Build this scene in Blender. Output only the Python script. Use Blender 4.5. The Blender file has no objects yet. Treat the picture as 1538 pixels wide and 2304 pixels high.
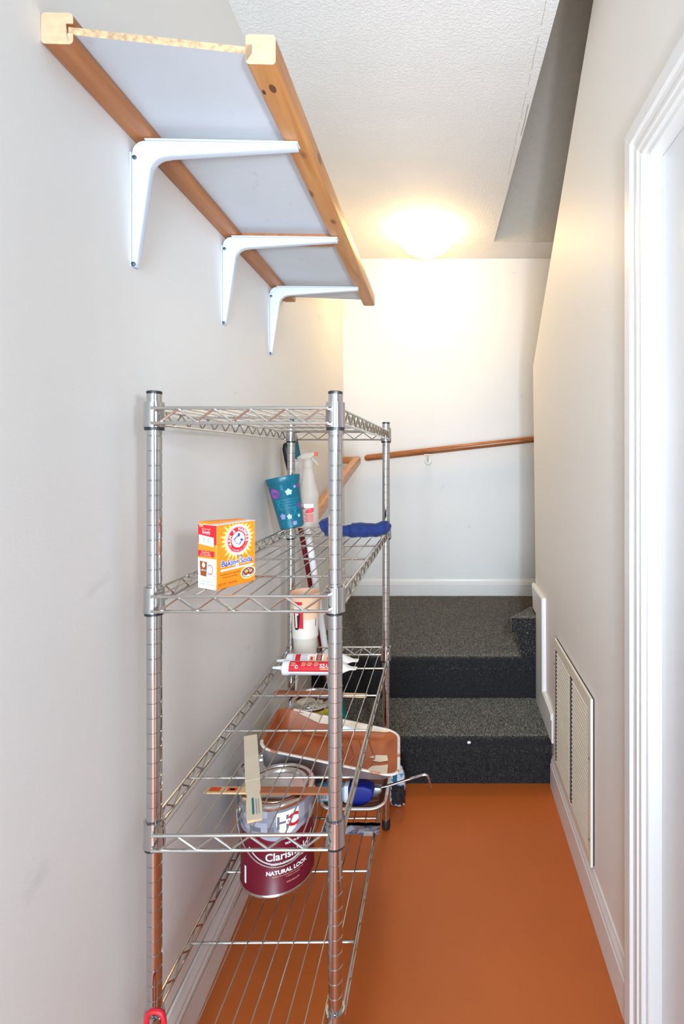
import bpy, bmesh, math, random
from mathutils import Vector, Matrix
random.seed(7)
PI = math.pi
SC = bpy.context.scene
COL = SC.collection

# ------------------------------------------------------------------ camera
cam_d = bpy.data.cameras.new('camera')
cam = bpy.data.objects.new('camera', cam_d); COL.objects.link(cam)
cam.location = (0, 0, 1.285); cam.rotation_euler = (PI / 2, 0, 0)
cam_d.sensor_fit = 'VERTICAL'; cam_d.sensor_height = 36.0; cam_d.sensor_width = 24.03
cam_d.lens = 1180 / 2304 * 36
cam_d.shift_x = -236 / 2304
cam_d.shift_y = -125 / 2304
cam_d.clip_start = 0.02
cam_d.dof.use_dof = True; cam_d.dof.focus_distance = 2.4; cam_d.dof.aperture_fstop = 11.0
SC.camera = cam

# ------------------------------------------------------------------ light
W = bpy.data.worlds.new('world'); SC.world = W; W.use_nodes = True
bg = W.node_tree.nodes['Background']
bg.inputs[0].default_value = (0.80, 0.90, 1.0, 1); bg.inputs[1].default_value = 0.32

def area(name, loc, target, sx, sy, energy, col, spread=PI):
    d = bpy.data.lights.new(name, 'AREA'); d.shape = 'RECTANGLE'; d.size = sx; d.size_y = sy
    d.energy = energy; d.color = col; d.spread = spread
    o = bpy.data.objects.new(name, d); COL.objects.link(o); o.location = loc
    o.rotation_euler = (Vector(target) - Vector(loc)).to_track_quat('-Z', 'Y').to_euler()
    return o
# fill panel added behind the photographer, tilted up, standing for unseen room light
area('room_fill', (-0.10, -1.62, 1.05), (-0.10, 3.0, 1.9), 0.70, 2.0, 96, (0.69, 0.845, 1.0))
# the photographer's flash, just right of the camera
fl = bpy.data.lights.new('camera_flash', 'SPOT'); fl.energy = 106; fl.color = (0.80, 0.89, 1.0)
fl.shadow_soft_size = 0.07; fl.spot_size = math.radians(112); fl.spot_blend = 1.0
flo = bpy.data.objects.new('camera_flash', fl); COL.objects.link(flo)
flo.location = (0.28, 0.06, 1.42)
flo.rotation_euler = (Vector((0.55, 3.4, 1.75)) - flo.location).to_track_quat('-Z', 'Y').to_euler()

SC.view_settings.view_transform = 'Standard'; SC.view_settings.look = 'None'
SC.view_settings.exposure = 0.34; SC.view_settings.gamma = 1.0
SC.view_settings.use_curve_mapping = False
LAMP_STRENGTH = 19.0

# ------------------------------------------------------------------ materials
MATS = {}
def mat(name, col, rough=0.5, metal=0.0, var=0.05, vscale=14, bump=0.0, bscale=120, spec=0.5,
        stretch=(1, 1, 1), detail=3, alpha=None, trans=0.0, sheen=0.0, bdist=0.002):
    m = bpy.data.materials.new(name); m.use_nodes = True
    nt = m.node_tree; N = nt.nodes; L = nt.links
    b = N['Principled BSDF']
    b.inputs['Roughness'].default_value = rough; b.inputs['Metallic'].default_value = metal
    b.inputs['Specular IOR Level'].default_value = spec
    tc = N.new('ShaderNodeTexCoord'); mp = N.new('ShaderNodeMapping'); mp.inputs['Scale'].default_value = stretch
    L.new(tc.outputs['Object'], mp.inputs['Vector'])
    n = N.new('ShaderNodeTexNoise'); n.inputs['Scale'].default_value = vscale; n.inputs['Detail'].default_value = detail
    L.new(mp.outputs[0], n.inputs['Vector'])
    r = N.new('ShaderNodeValToRGB')
    r.color_ramp.elements[0].position = 0.3; r.color_ramp.elements[1].position = 0.7
    r.color_ramp.elements[0].color = tuple(max(0, c * (1 - var)) for c in col) + (1,)
    r.color_ramp.elements[1].color = tuple(min(1, c * (1 + var)) for c in col) + (1,)
    L.new(n.outputs['Fac'], r.inputs['Fac']); L.new(r.outputs['Color'], b.inputs['Base Color'])
    if bump:
        bn = N.new('ShaderNodeTexNoise'); bn.inputs['Scale'].default_value = bscale; bn.inputs['Detail'].default_value = 3
        L.new(mp.outputs[0], bn.inputs['Vector'])
        bu = N.new('ShaderNodeBump'); bu.inputs['Strength'].default_value = bump; bu.inputs['Distance'].default_value = bdist
        L.new(bn.outputs['Fac'], bu.inputs['Height']); L.new(bu.outputs['Normal'], b.inputs['Normal'])
    if alpha is not None: b.inputs['Alpha'].default_value = alpha
    if trans: b.inputs['Transmission Weight'].default_value = trans
    if sheen:
        b.inputs['Sheen Weight'].default_value = sheen; b.inputs['Sheen Roughness'].default_value = 0.4
    MATS[name] = m
    return m

def nodes(m): return m.node_tree.nodes, m.node_tree.links, m.node_tree.nodes['Principled BSDF']

def add_marks(m, scale, stretch, lo, col, fac=0.5, rot=(0, 0, 0)):
    """sparse scuffs and stains mixed over the base colour"""
    N, L, b = nodes(m)
    src = b.inputs['Base Color'].links[0].from_socket
    tc = N.new('ShaderNodeTexCoord'); mp = N.new('ShaderNodeMapping')
    mp.inputs['Scale'].default_value = stretch; mp.inputs['Rotation'].default_value = rot
    L.new(tc.outputs['Object'], mp.inputs['Vector'])
    n = N.new('ShaderNodeTexNoise'); n.inputs['Scale'].default_value = scale; n.inputs['Detail'].default_value = 4
    L.new(mp.outputs[0], n.inputs['Vector'])
    r = N.new('ShaderNodeMapRange'); r.inputs['From Min'].default_value = lo; r.inputs['From Max'].default_value = lo + 0.08
    r.inputs['To Max'].default_value = fac
    L.new(n.outputs['Fac'], r.inputs['Value'])
    mx = N.new('ShaderNodeMix'); mx.data_type = 'RGBA'
    L.new(r.outputs[0], mx.inputs['Factor']); L.new(src, mx.inputs['A']); mx.inputs['B'].default_value = tuple(col) + (1,)
    L.new(mx.outputs['Result'], b.inputs['Base Color'])

WALLC = (0.80, 0.785, 0.755)
M_wall = mat('wall_paint', WALLC, 0.55, var=0.012, vscale=3, bump=0.10, bscale=160)
add_marks(M_wall, 9, (1, 0.5, 1), 0.695, (0.5, 0.5, 0.52), 0.40, (0.3, 0.4, 0.2))
M_wallr = mat('wall_paint_lamp_tint', (0.83, 0.79, 0.725), 0.5, var=0.012, vscale=3, bump=0.10, bscale=160)  # same wall paint, tinted creamier to carry the lamp's warm light
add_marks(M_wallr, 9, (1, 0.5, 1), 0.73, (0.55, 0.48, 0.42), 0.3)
M_trim = mat('trim_gloss_paint', (0.80, 0.785, 0.75), 0.3, var=0.015, vscale=6, bump=0.06, bscale=90)
M_door = mat('door_gloss_paint', (0.74, 0.74, 0.74), 0.25, var=0.02, vscale=3, bump=0.12, bscale=20, stretch=(1, 1, 0.15))
M_vent = mat('vent_enamel', (0.80, 0.73, 0.60), 0.4, var=0.02)
M_dark = mat('duct_shade', (0.03, 0.027, 0.025), 0.8)

# textured ceiling
M_ceil = mat('ceiling_knockdown', (0.80, 0.785, 0.76), 0.7, var=0.02, vscale=5)
N, L, b = nodes(M_ceil)
tc = N.new('ShaderNodeTexCoord')
n1 = N.new('ShaderNodeTexNoise'); n1.inputs['Scale'].default_value = 115; n1.inputs['Detail'].default_value = 2; n1.inputs['Distortion'].default_value = 0.6
L.new(tc.outputs['Object'], n1.inputs['Vector'])
rr = N.new('ShaderNodeValToRGB'); rr.color_ramp.elements[0].position = 0.44; rr.color_ramp.elements[1].position = 0.62
L.new(n1.outputs['Fac'], rr.inputs['Fac'])
bu = N.new('ShaderNodeBump'); bu.inputs['Strength'].default_value = 0.38; bu.inputs['Distance'].default_value = 0.0022
L.new(rr.outputs['Color'], bu.inputs['Height']); L.new(bu.outputs['Normal'], b.inputs['Normal'])
# hairline crack along the edge of the ceiling (wear with a shape of its own)
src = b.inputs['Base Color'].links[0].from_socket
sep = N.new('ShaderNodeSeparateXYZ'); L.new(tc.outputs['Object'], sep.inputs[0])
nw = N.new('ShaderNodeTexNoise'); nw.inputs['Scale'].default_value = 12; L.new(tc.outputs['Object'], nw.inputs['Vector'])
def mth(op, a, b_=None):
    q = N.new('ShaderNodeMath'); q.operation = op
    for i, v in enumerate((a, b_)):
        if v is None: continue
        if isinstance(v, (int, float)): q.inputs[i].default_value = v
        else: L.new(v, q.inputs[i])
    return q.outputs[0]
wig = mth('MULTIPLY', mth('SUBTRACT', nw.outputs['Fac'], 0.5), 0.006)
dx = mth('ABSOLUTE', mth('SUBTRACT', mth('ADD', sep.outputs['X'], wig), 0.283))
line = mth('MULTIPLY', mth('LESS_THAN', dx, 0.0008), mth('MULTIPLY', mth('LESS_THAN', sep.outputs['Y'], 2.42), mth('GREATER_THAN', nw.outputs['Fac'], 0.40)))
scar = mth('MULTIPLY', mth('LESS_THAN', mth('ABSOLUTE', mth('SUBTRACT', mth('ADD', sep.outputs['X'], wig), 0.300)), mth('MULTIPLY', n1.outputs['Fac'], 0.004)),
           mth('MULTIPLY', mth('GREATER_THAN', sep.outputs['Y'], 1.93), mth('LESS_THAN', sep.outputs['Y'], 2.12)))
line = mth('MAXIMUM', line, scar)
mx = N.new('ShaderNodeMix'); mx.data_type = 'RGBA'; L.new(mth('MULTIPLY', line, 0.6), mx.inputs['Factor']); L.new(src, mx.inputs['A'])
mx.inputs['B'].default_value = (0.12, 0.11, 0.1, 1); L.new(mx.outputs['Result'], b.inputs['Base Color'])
M_slope = mat('slope_ceiling_shaded', (0.60, 0.55, 0.47), 0.8, var=0.03, vscale=40, bump=0.5, bscale=110)  # ceiling colour darkened and browned to carry the stairwell's shade

M_floor = mat('painted_concrete', (0.52, 0.116, 0.017), 0.48, var=0.07, vscale=2.2, bump=0.05, bscale=220)
add_marks(M_floor, 30, (1, 1, 1), 0.73, (0.62, 0.26, 0.12), 0.35)
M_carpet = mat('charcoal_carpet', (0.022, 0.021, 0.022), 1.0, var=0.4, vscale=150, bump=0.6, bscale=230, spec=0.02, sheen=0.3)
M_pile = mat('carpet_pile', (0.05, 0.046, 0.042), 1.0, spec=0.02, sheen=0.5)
N, L, b = nodes(M_pile)
ge = N.new('ShaderNodeNewGeometry'); rp = N.new('ShaderNodeValToRGB')
rp.color_ramp.elements[0].color = (0.085, 0.077, 0.066, 1); rp.color_ramp.elements[1].color = (0.48, 0.415, 0.32, 1)
e_ = rp.color_ramp.elements.new(0.6); e_.color = (0.215, 0.19, 0.152, 1)
L.new(ge.outputs['Random Per Island'], rp.inputs['Fac']); L.new(rp.outputs[0], b.inputs['Base Color'])
b.inputs['Sheen Tint'].default_value = (1.0, 0.88, 0.72, 1)
M_lint = mat('white_lint', (0.75, 0.74, 0.76), 0.9)

# wood
def wood(name, c1, c2, rough, sc=9, stretch=(6, 0.45, 6), knots=False):
    m = bpy.data.materials.new(name); m.use_nodes = True
    N, L, b = nodes(m); b.inputs['Roughness'].default_value = rough
    tc = N.new('ShaderNodeTexCoord'); mp = N.new('ShaderNodeMapping'); mp.inputs['Scale'].default_value = stretch
    L.new(tc.outputs['Object'], mp.inputs['Vector'])
    n = N.new('ShaderNodeTexNoise'); n.inputs['Scale'].default_value = sc; n.inputs['Detail'].default_value = 5; n.inputs['Distortion'].default_value = 0.7
    L.new(mp.outputs[0], n.inputs['Vector'])
    r = N.new('ShaderNodeValToRGB'); r.color_ramp.elements[0].position = 0.32; r.color_ramp.elements[1].position = 0.68
    r.color_ramp.elements[0].color = tuple(c2) + (1,); r.color_ramp.elements[1].color = tuple(c1) + (1,)
    L.new(n.outputs['Fac'], r.inputs['Fac'])
    out = r.outputs['Color']
    if knots:
        v = N.new('ShaderNodeTexVoronoi'); v.inputs['Scale'].default_value = 1.0
        mp2 = N.new('ShaderNodeMapping'); mp2.inputs['Scale'].default_value = (15, 7, 15); L.new(tc.outputs['Object'], mp2.inputs['Vector'])
        L.new(mp2.outputs[0], v.inputs['Vector'])
        rr = N.new('ShaderNodeMapRange'); rr.inputs['From Min'].default_value = 0.10; rr.inputs['From Max'].default_value = 0.17
        rr.inputs['To Min'].default_value = 0.85; rr.inputs['To Max'].default_value = 0
        L.new(v.outputs['Distance'], rr.inputs['Value'])
        mx = N.new('ShaderNodeMix'); mx.data_type = 'RGBA'; L.new(rr.outputs[0], mx.inputs['Factor']); L.new(out, mx.inputs['A'])
        mx.inputs['B'].default_value = (0.11, 0.035, 0.012, 1); out = mx.outputs['Result']
    L.new(out, b.inputs['Base Color'])
    return m
M_pine = wood('stained_pine', (0.56, 0.26, 0.085), (0.40, 0.155, 0.042), 0.38, knots=True)
M_pined = wood('stained_pine_back', (0.46, 0.185, 0.062), (0.36, 0.13, 0.04), 0.42)
M_knot = mat('pine_knot', (0.13, 0.045, 0.016), 0.5, var=0.4, vscale=90)
M_endg = mat('pine_end_grain', (0.62, 0.42, 0.25), 0.7, var=0.10, vscale=60, stretch=(1, 1, 3))
M_chip = mat('particle_board_edge', (0.54, 0.36, 0.20), 0.85, var=0.35, vscale=130)
M_melam = mat('white_melamine', (0.57, 0.60, 0.63), 0.4, var=0.02, vscale=8)
add_marks(M_melam, 30, (1, 0.6, 1), 0.66, (0.42, 0.42, 0.43), 0.45)
M_rail = wood('oak_handrail', (0.42, 0.15, 0.042), (0.29, 0.088, 0.022), 0.3, sc=7, stretch=(1, 9, 9))
M_rail2 = wood('oak_handrail_light', (0.60, 0.28, 0.10), (0.48, 0.20, 0.065), 0.35, sc=7, stretch=(9, 1, 9))
M_bracket = mat('white_enamel_steel', (0.60, 0.66, 0.73), 0.28, var=0.01)
M_screw = mat('dark_screw', (0.07, 0.10, 0.11), 0.35, metal=0.7)
M_chrome = mat('chrome', (0.56, 0.56, 0.56), 0.09, metal=1.0, var=0.02)
M_wire = mat('chrome_wire', (0.58, 0.565, 0.525), 0.22, metal=1.0, var=0.02)
M_black = mat('black_plastic', (0.012, 0.012, 0.014), 0.4)
M_tin = mat('tin_plate', (0.66, 0.65, 0.63), 0.22, metal=1.0, var=0.06)
M_tindull = mat('galvanised', (0.40, 0.40, 0.41), 0.42, metal=0.8, var=0.2, vscale=20)
M_white = mat('white_plastic', (0.84, 0.83, 0.82), 0.4)
M_cream = mat('cream_plastic', (0.72, 0.65, 0.56), 0.45, var=0.02)
M_peach = mat('peach_paint_film', (0.78, 0.50, 0.32), 0.5, var=0.05)
M_red = mat('print_red', (0.60, 0.008, 0.02), 0.45, var=0.02)
M_redd = mat('dark_red_gloss', (0.165, 0.002, 0.008), 0.35, var=0.04)
M_oran = mat('print_orange', (0.95, 0.25, 0.008), 0.45, var=0.02)
M_oran2 = mat('nozzle_orange', (0.85, 0.075, 0.008), 0.4)
M_dkor = mat('print_brown_orange', (0.28, 0.058, 0.006), 0.5)
M_yel = mat('print_pale_yellow', (0.98, 0.66, 0.20), 0.45)
M_cardw = mat('card_white', (0.82, 0.81, 0.80), 0.5, var=0.01)
M_cardin = mat('card_raw', (0.52, 0.33, 0.19), 0.8)
M_blue = mat('print_blue', (0.035, 0.055, 0.32), 0.45)
M_navy = mat('cloth_blue', (0.004, 0.018, 0.105), 0.9, var=0.35, vscale=60, bump=0.7, bscale=220, sheen=0.2)
M_cobalt = mat('cobalt_plastic', (0.004, 0.013, 0.20), 0.55, var=0.1)
M_cyan = mat('card_cyan', (0.20, 0.50, 0.72), 0.5)
M_grey = mat('print_grey', (0.24, 0.24, 0.275), 0.45)
M_greyl = mat('print_light_grey', (0.33, 0.33, 0.375), 0.45)
M_greyd = mat('print_dark_grey', (0.13, 0.13, 0.155), 0.45)
M_ink = mat('print_black', (0.015, 0.015, 0.015), 0.5)
M_teal = mat('teal_plastic', (0.002, 0.125, 0.185), 0.32, var=0.03)
M_teall = mat('teal_print', (0.008, 0.20, 0.29), 0.4)
M_tealp = mat('print_pale_aqua', (0.42, 0.68, 0.72), 0.45)
M_magenta = mat('print_magenta', (0.25, 0.035, 0.24), 0.45, var=0.1, vscale=80)
M_lilac = mat('print_lilac', (0.25, 0.27, 0.62), 0.45)
M_lime = mat('print_lime', (0.45, 0.55, 0.02), 0.45)
M_terra = mat('terracotta_paint', (0.47, 0.125, 0.036), 0.4, var=0.12, vscale=9)
M_terrad = mat('dried_terracotta_paint', (0.27, 0.07, 0.026), 0.5, var=0.25, vscale=20)
M_creamp = mat('cream_paint', (0.86, 0.74, 0.58), 0.5, var=0.08, vscale=40)
M_rim = mat('smeared_rim', (0.84, 0.78, 0.70), 0.45, var=0.05)
add_marks(M_rim, 18, (1, 1, 1), 0.56, (0.50, 0.16, 0.06), 0.9)
M_paper = mat('soiled_paper', (0.66, 0.58, 0.48), 0.8, var=0.25, vscale=40)
M_stick = mat('pale_basswood', (0.76, 0.52, 0.27), 0.65, var=0.10, vscale=22, stretch=(6, 1, 6))
M_stickp = mat('stick_dried_paint', (0.76, 0.66, 0.50), 0.6, var=0.06)
M_stickr = mat('stick_terracotta_paint', (0.40, 0.13, 0.05), 0.6, var=0.12)
M_olive = mat('label_olive', (0.52, 0.46, 0.03), 0.5, var=0.08)
M_label = mat('label_maroon', (0.135, 0.0015, 0.013), 0.32, var=0.06, vscale=12)
M_bristle = mat('black_bristle', (0.015, 0.014, 0.014), 0.9, var=0.5, vscale=90, bump=1.0, bscale=150)
M_lam = mat('wrapper_print', (0.62, 0.66, 0.72), 0.25, var=0.05)
add_marks(M_lam, 40, (1, 1, 2), 0.57, (0.05, 0.16, 0.42), 0.9)
M_teals = mat('teal_bristle', (0.01, 0.20, 0.21), 0.8)
# translucent spray bottle
M_bot = mat('frosted_plastic', (0.78, 0.735, 0.67), 0.35, var=0.01)
N, L, b = nodes(M_bot)
b.inputs['Subsurface Weight'].default_value = 0.0
tr = N.new('ShaderNodeBsdfTranslucent'); tr.inputs[0].default_value = (0.80, 0.76, 0.69, 1)
tp = N.new('ShaderNodeBsdfTransparent'); tp.inputs[0].default_value = (0.96, 0.95, 0.94, 1)
ms = N.new('ShaderNodeMixShader'); ms.inputs[0].default_value = 0.45
ms2 = N.new('ShaderNodeMixShader'); ms2.inputs[0].default_value = 0.48
L.new(b.outputs[0], ms.inputs[1]); L.new(tr.outputs[0], ms.inputs[2])
L.new(ms.outputs[0], ms2.inputs[1]); L.new(tp.outputs[0], ms2.inputs[2])
L.new(ms2.outputs[0], N['Material Output'].inputs['Surface'])
# lamp glass
M_glow = mat('lamp_glass', (0.95, 0.92, 0.86), 0.3)
N, L, b = nodes(M_glow)
b.inputs['Emission Color'].default_value = (1.0, 0.67, 0.29, 1); b.inputs['Emission Strength'].default_value = LAMP_STRENGTH

# ------------------------------------------------------------------ mesh builder
class MB:
    def __init__(s): s.bm = bmesh.new()
    def _xf(s, vs, M):
        if M is not None: bmesh.ops.transform(s.bm, matrix=M, verts=vs)
    def box(s, x0, x1, y0, y1, z0, z1, mi=0, M=None):
        vs = [s.bm.verts.new((x, y, z)) for z in (z0, z1) for y in (y0, y1) for x in (x0, x1)]
        for q in ((0, 2, 3, 1), (4, 5, 7, 6), (0, 1, 5, 4), (2, 6, 7, 3), (0, 4, 6, 2), (1, 3, 7, 5)):
            f = s.bm.faces.new([vs[i] for i in q]); f.material_index = mi
        s._xf(vs, M); return vs
    def prism(s, pts, f0, f1, mi=0):
        """pts 2-D list; f0/f1 map a 2-D point to the two 3-D ends"""
        a = [s.bm.verts.new(f0(*p)) for p in pts]; c = [s.bm.verts.new(f1(*p)) for p in pts]
        n = len(pts)
        fs = [s.bm.faces.new(a), s.bm.faces.new(c[::-1])]
        for i in range(n): fs.append(s.bm.faces.new((a[i], c[i], c[(i + 1) % n], a[(i + 1) % n])))
        for f in fs: f.material_index = mi
        return a + c
    def lathe(s, prof, seg=24, M=None, mi=0, cap0=True, cap1=True, sx=1.0, sy=1.0, mis=None):
        rings = []; vs = []
        for r, z in prof:
            ring = [s.bm.verts.new((r * sx * math.cos(2 * PI * k / seg), r * sy * math.sin(2 * PI * k / seg), z)) for k in range(seg)]
            rings.append(ring); vs += ring
        for i in range(len(rings) - 1):
            for k in range(seg):
                f = s.bm.faces.new((rings[i][k], rings[i][(k + 1) % seg], rings[i + 1][(k + 1) % seg], rings[i + 1][k]))
                f.material_index = mis[i] if mis else mi
        if cap0: s.bm.faces.new(rings[0][::-1]).material_index = mis[0] if mis else mi
        if cap1: s.bm.faces.new(rings[-1]).material_index = mis[-1] if mis else mi
        s._xf(vs, M); return vs
    def tube(s, path, r, seg=8, closed=False, mi=0, flat=1.0):
        P = [Vector(p) for p in path]; n = len(P); rings = []
        rs = r if isinstance(r, (list, tuple)) else [r] * n
        up = None
        for i in range(n):
            if closed: t = (P[(i + 1) % n] - P[i - 1])
            else: t = P[min(i + 1, n - 1)] - P[max(i - 1, 0)]
            t.normalize()
            if up is None:
                up = Vector((0, 0, 1)) if abs(t.z) < 0.9 else Vector((1, 0, 0))
            a = t.cross(up)
            if a.length < 1e-6: a = t.orthogonal()
            a.normalize(); c = a.cross(t).normalized(); up = c
            rings.append([s.bm.verts.new(P[i] + rs[i] * (math.cos(2 * PI * k / seg) * a + flat * math.sin(2 * PI * k / seg) * c)) for k in range(seg)])
        m = n if closed else n - 1
        for i in range(m):
            A, B = rings[i], rings[(i + 1) % n]
            for k in range(seg):
                s.bm.faces.new((A[k], A[(k + 1) % seg], B[(k + 1) % seg], B[k])).material_index = mi
        if not closed:
            s.bm.faces.new(rings[0][::-1]).material_index = mi; s.bm.faces.new(rings[-1]).material_index = mi
    def rod(s, p, q, r, seg=8, mi=0): s.tube([p, q], r, seg, mi=mi)
    def bevel(s, w, seg=2, ang=30):
        bmesh.ops.recalc_face_normals(s.bm, faces=s.bm.faces)
        es = [e for e in s.bm.edges if len(e.link_faces) == 2 and e.calc_face_angle(0) > math.radians(ang)]
        bmesh.ops.bevel(s.bm, geom=es, offset=w, segments=seg, affect='EDGES', profile=0.5, clamp_overlap=True)
    def build(s, name, mats, parent=None, smooth=True, loc=None, ang=35):
        bmesh.ops.recalc_face_normals(s.bm, faces=s.bm.faces)
        me = bpy.data.meshes.new(name); s.bm.to_mesh(me); s.bm.free()
        if not isinstance(mats, (list, tuple)): mats = [mats]
        for m in mats: me.materials.append(m)
        if smooth:
            me.polygons.foreach_set('use_smooth', [True] * len(me.polygons))
            me.set_sharp_from_angle(angle=math.radians(ang))
        o = bpy.data.objects.new(name, me); COL.objects.link(o)
        if parent is not None: o.parent = parent
        if loc is not None: o.location = loc
        return o

def tag(o, label, cat, group=None):
    o['label'] = label; o['category'] = cat
    if group: o['group'] = group
    return o
def thing(name, label, cat, loc=(0, 0, 0), rot=(0, 0, 0), group=None):
    o = bpy.data.objects.new(name, None); COL.objects.link(o); o.empty_display_size = 0.05
    o.location = loc; o.rotation_euler = rot
    return tag(o, label, cat, group)
def struct(o, label=None):
    o['kind'] = 'structure'
    if label: o['label'] = label
    return o
def again(o, parent, loc):
    c = o.copy(); COL.objects.link(c); c.parent = parent; c.location = loc; return c

# ---- lettering and flat print -----------------------------------------------
def text_mesh(txt, size, bold=0.0, shear=0.0, align='CENTER', sp=1.0):
    cu = bpy.data.curves.new('lettering_source', 'FONT'); cu.body = txt; cu.size = size; cu.align_x = align
    cu.offset = bold; cu.shear = shear; cu.resolution_u = 3; cu.space_character = sp
    o = bpy.data.objects.new('lettering_source', cu); COL.objects.link(o)
    bpy.context.view_layer.update()
    ev = o.evaluated_get(bpy.context.evaluated_depsgraph_get()); me = ev.to_mesh()
    vs = [(v.co.x, v.co.y) for v in me.vertices]; fs = [tuple(p.vertices) for p in me.polygons]
    ev.to_mesh_clear(); bpy.data.objects.remove(o); bpy.data.curves.remove(cu)
    return vs, fs

class Print:
    """flat print: 2-D shapes in layers, mapped on to a surface"""
    def __init__(s, limit=None): s.items = []; s.limit = limit; s.mats = []
    def mi(s, m):
        if m not in s.mats: s.mats.append(m)
        return s.mats.index(m)
    def poly(s, pts, m, layer=0): s.items.append((list(pts), [tuple(range(len(pts)))], s.mi(m), layer))
    def rect(s, x0, x1, y0, y1, m, layer=0, sh=0.0):
        s.poly([(x0, y0), (x1, y0 + sh), (x1, y1 + sh), (x0, y1)], m, layer)
    def disc(s, cx, cy, rx, ry, m, layer=0, n=28, a0=0, a1=2 * PI):
        s.poly([(cx + rx * math.cos(a0 + (a1 - a0) * k / n), cy + ry * math.sin(a0 + (a1 - a0) * k / n)) for k in range(n)], m, layer)
    def ring(s, cx, cy, r0, r1, m, layer=0, a0=0, a1=2 * PI, n=40):
        vs = []; fs = []
        for k in range(n + 1):
            a = a0 + (a1 - a0) * k / n
            vs += [(cx + r0 * math.cos(a), cy + r0 * math.sin(a)), (cx + r1 * math.cos(a), cy + r1 * math.sin(a))]
        for k in range(n): fs.append((2 * k, 2 * k + 1, 2 * k + 3, 2 * k + 2))
        s.items.append((vs, fs, s.mi(m), layer))
    def stroke(s, pts, w, m, layer=0):
        for (ax, ay), (bx, by) in zip(pts, pts[1:]):
            dx, dy = bx - ax, by - ay; l = math.hypot(dx, dy) or 1; nx, ny = -dy / l * w / 2, dx / l * w / 2
            ex, ey = dx / l * w * 0.3, dy / l * w * 0.3
            s.poly([(ax - nx - ex, ay - ny - ey), (bx - nx + ex, by - ny + ey), (bx + nx + ex, by + ny + ey), (ax + nx - ex, ay + ny - ey)], m, layer)
    def flower(s, cx, cy, r, m, mc, layer=0, a=PI / 2, k_=0.14):
        pts = []
        for k in range(40):
            t = 2 * PI * k / 40
            pts.append((cx + r * (1 - k_ + k_ * math.cos(5 * (t - a))) * math.cos(t), cy + r * (1 - k_ + k_ * math.cos(5 * (t - a))) * math.sin(t)))
        s.poly(pts, m, layer); s.disc(cx, cy, r * 0.2, r * 0.2, mc, layer + 1, 10)
    def ribbon(s, cx, cy, h, m, layer=0, w=None):
        w = w or h * 0.12; pts = []
        for k in range(21):
            t = -0.5 + k / 20.0; a = 2 * PI * 0.5 * k / 20
            pts.append((cx + h * 0.17 * math.cos(PI * k / 20), cy + h * 0.28 + h * 0.22 * math.sin(PI * k / 20)))
        s.stroke([(cx - h * 0.24, cy - h * 0.5)] + pts + [(cx + h * 0.24, cy - h * 0.5)], w, m, layer)
    def text(s, txt, x, y, size, m, layer=1, bold=0.0, shear=0.0, sh=0.0, align='CENTER', sp=1.0):
        vs, fs = text_mesh(txt, size, bold, shear, align, sp)
        s.items.append(([(x + a, y + b + a * sh) for a, b in vs], fs, s.mi(m), layer))
    def arc_text(s, txt, cx, cy, r, size, a_mid, m, layer=1, bold=0.0, step=None, inside=False):
        n = len(txt); st = step or size * 0.78 / r
        for i, ch in enumerate(txt):
            if ch == ' ': continue
            k = i - (n - 1) / 2
            a = a_mid + k * st if inside else a_mid - k * st
            rot = a + PI / 2 if inside else a - PI / 2
            vs, fs = text_mesh(ch, size, bold)
            c, sn = math.cos(rot), math.sin(rot)
            s.items.append(([(cx + r * math.cos(a) + c * p - sn * q, cy + r * math.sin(a) + sn * p + c * q) for p, q in vs], fs, s.mi(m), layer))
    def build(s, name, fmap, parent, gap=0.0003):
        bm = bmesh.new()
        for pts, fs, mi, layer in s.items:
            t = bmesh.new()
            vs = [t.verts.new((p[0], p[1], 0)) for p in pts]
            for f in fs:
                try: t.faces.new([vs[i] for i in f])
                except ValueError: pass
            if s.limit:
                bmesh.ops.triangulate(t, faces=t.faces)
                for _ in range(6):
                    es = [e for e in t.edges if abs(e.verts[0].co.x - e.verts[1].co.x) > s.limit]
                    if not es: break
                    bmesh.ops.subdivide_edges(t, edges=es, cuts=1)
                    bmesh.ops.triangulate(t, faces=[f for f in t.faces if len(f.verts) > 3])
            new = {}
            for v in t.verts: new[v] = bm.verts.new(fmap(v.co.x, v.co.y, gap * (layer + 1)))
            for f in t.faces:
                try: bm.faces.new([new[v] for v in f.verts]).material_index = mi
                except ValueError: pass
            t.free()
        me = bpy.data.meshes.new(name); bm.to_mesh(me); bm.free()
        for m in s.mats: me.materials.append(m)
        o = bpy.data.objects.new(name, me); COL.objects.link(o); o.parent = parent
        return o

# ================================================================== SETTING
H = 2.582
def wx(y, z): return -0.543 - 0.034 * y - 0.011 * z      # face of the left wall (a touch out of square)
YB, YE = 3.44, -0.35                                       # back wall, open end behind the camera
XR = 0.415                                                # face of the right wall

m = MB()
for_y = [(YE, 0), (YB, 0)]
vs = []
def wl(y, z, t): return (wx(y, z) - t, y, z)
m.prism([(YE, 0), (YB, 0), (YB, H), (YE, H)], lambda y, z: wl(y, z, 0), lambda y, z: (wx(y, z) - 0.12, y, z))
wall_left = struct(m.build('wall_left', M_wall, smooth=False))
m = MB(); m.box(-0.85, 1.6, YB, YB + 0.12, 0, H)
struct(m.build('wall_back', M_wall, smooth=False))
m = MB()
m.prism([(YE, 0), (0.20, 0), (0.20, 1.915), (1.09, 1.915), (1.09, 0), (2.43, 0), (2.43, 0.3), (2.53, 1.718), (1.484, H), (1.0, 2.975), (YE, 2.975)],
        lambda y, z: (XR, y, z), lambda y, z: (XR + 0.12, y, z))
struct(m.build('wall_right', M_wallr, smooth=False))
m = MB(); m.box(-1.6, 1.6, -2.2, 3.5, -0.1, 0)
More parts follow.
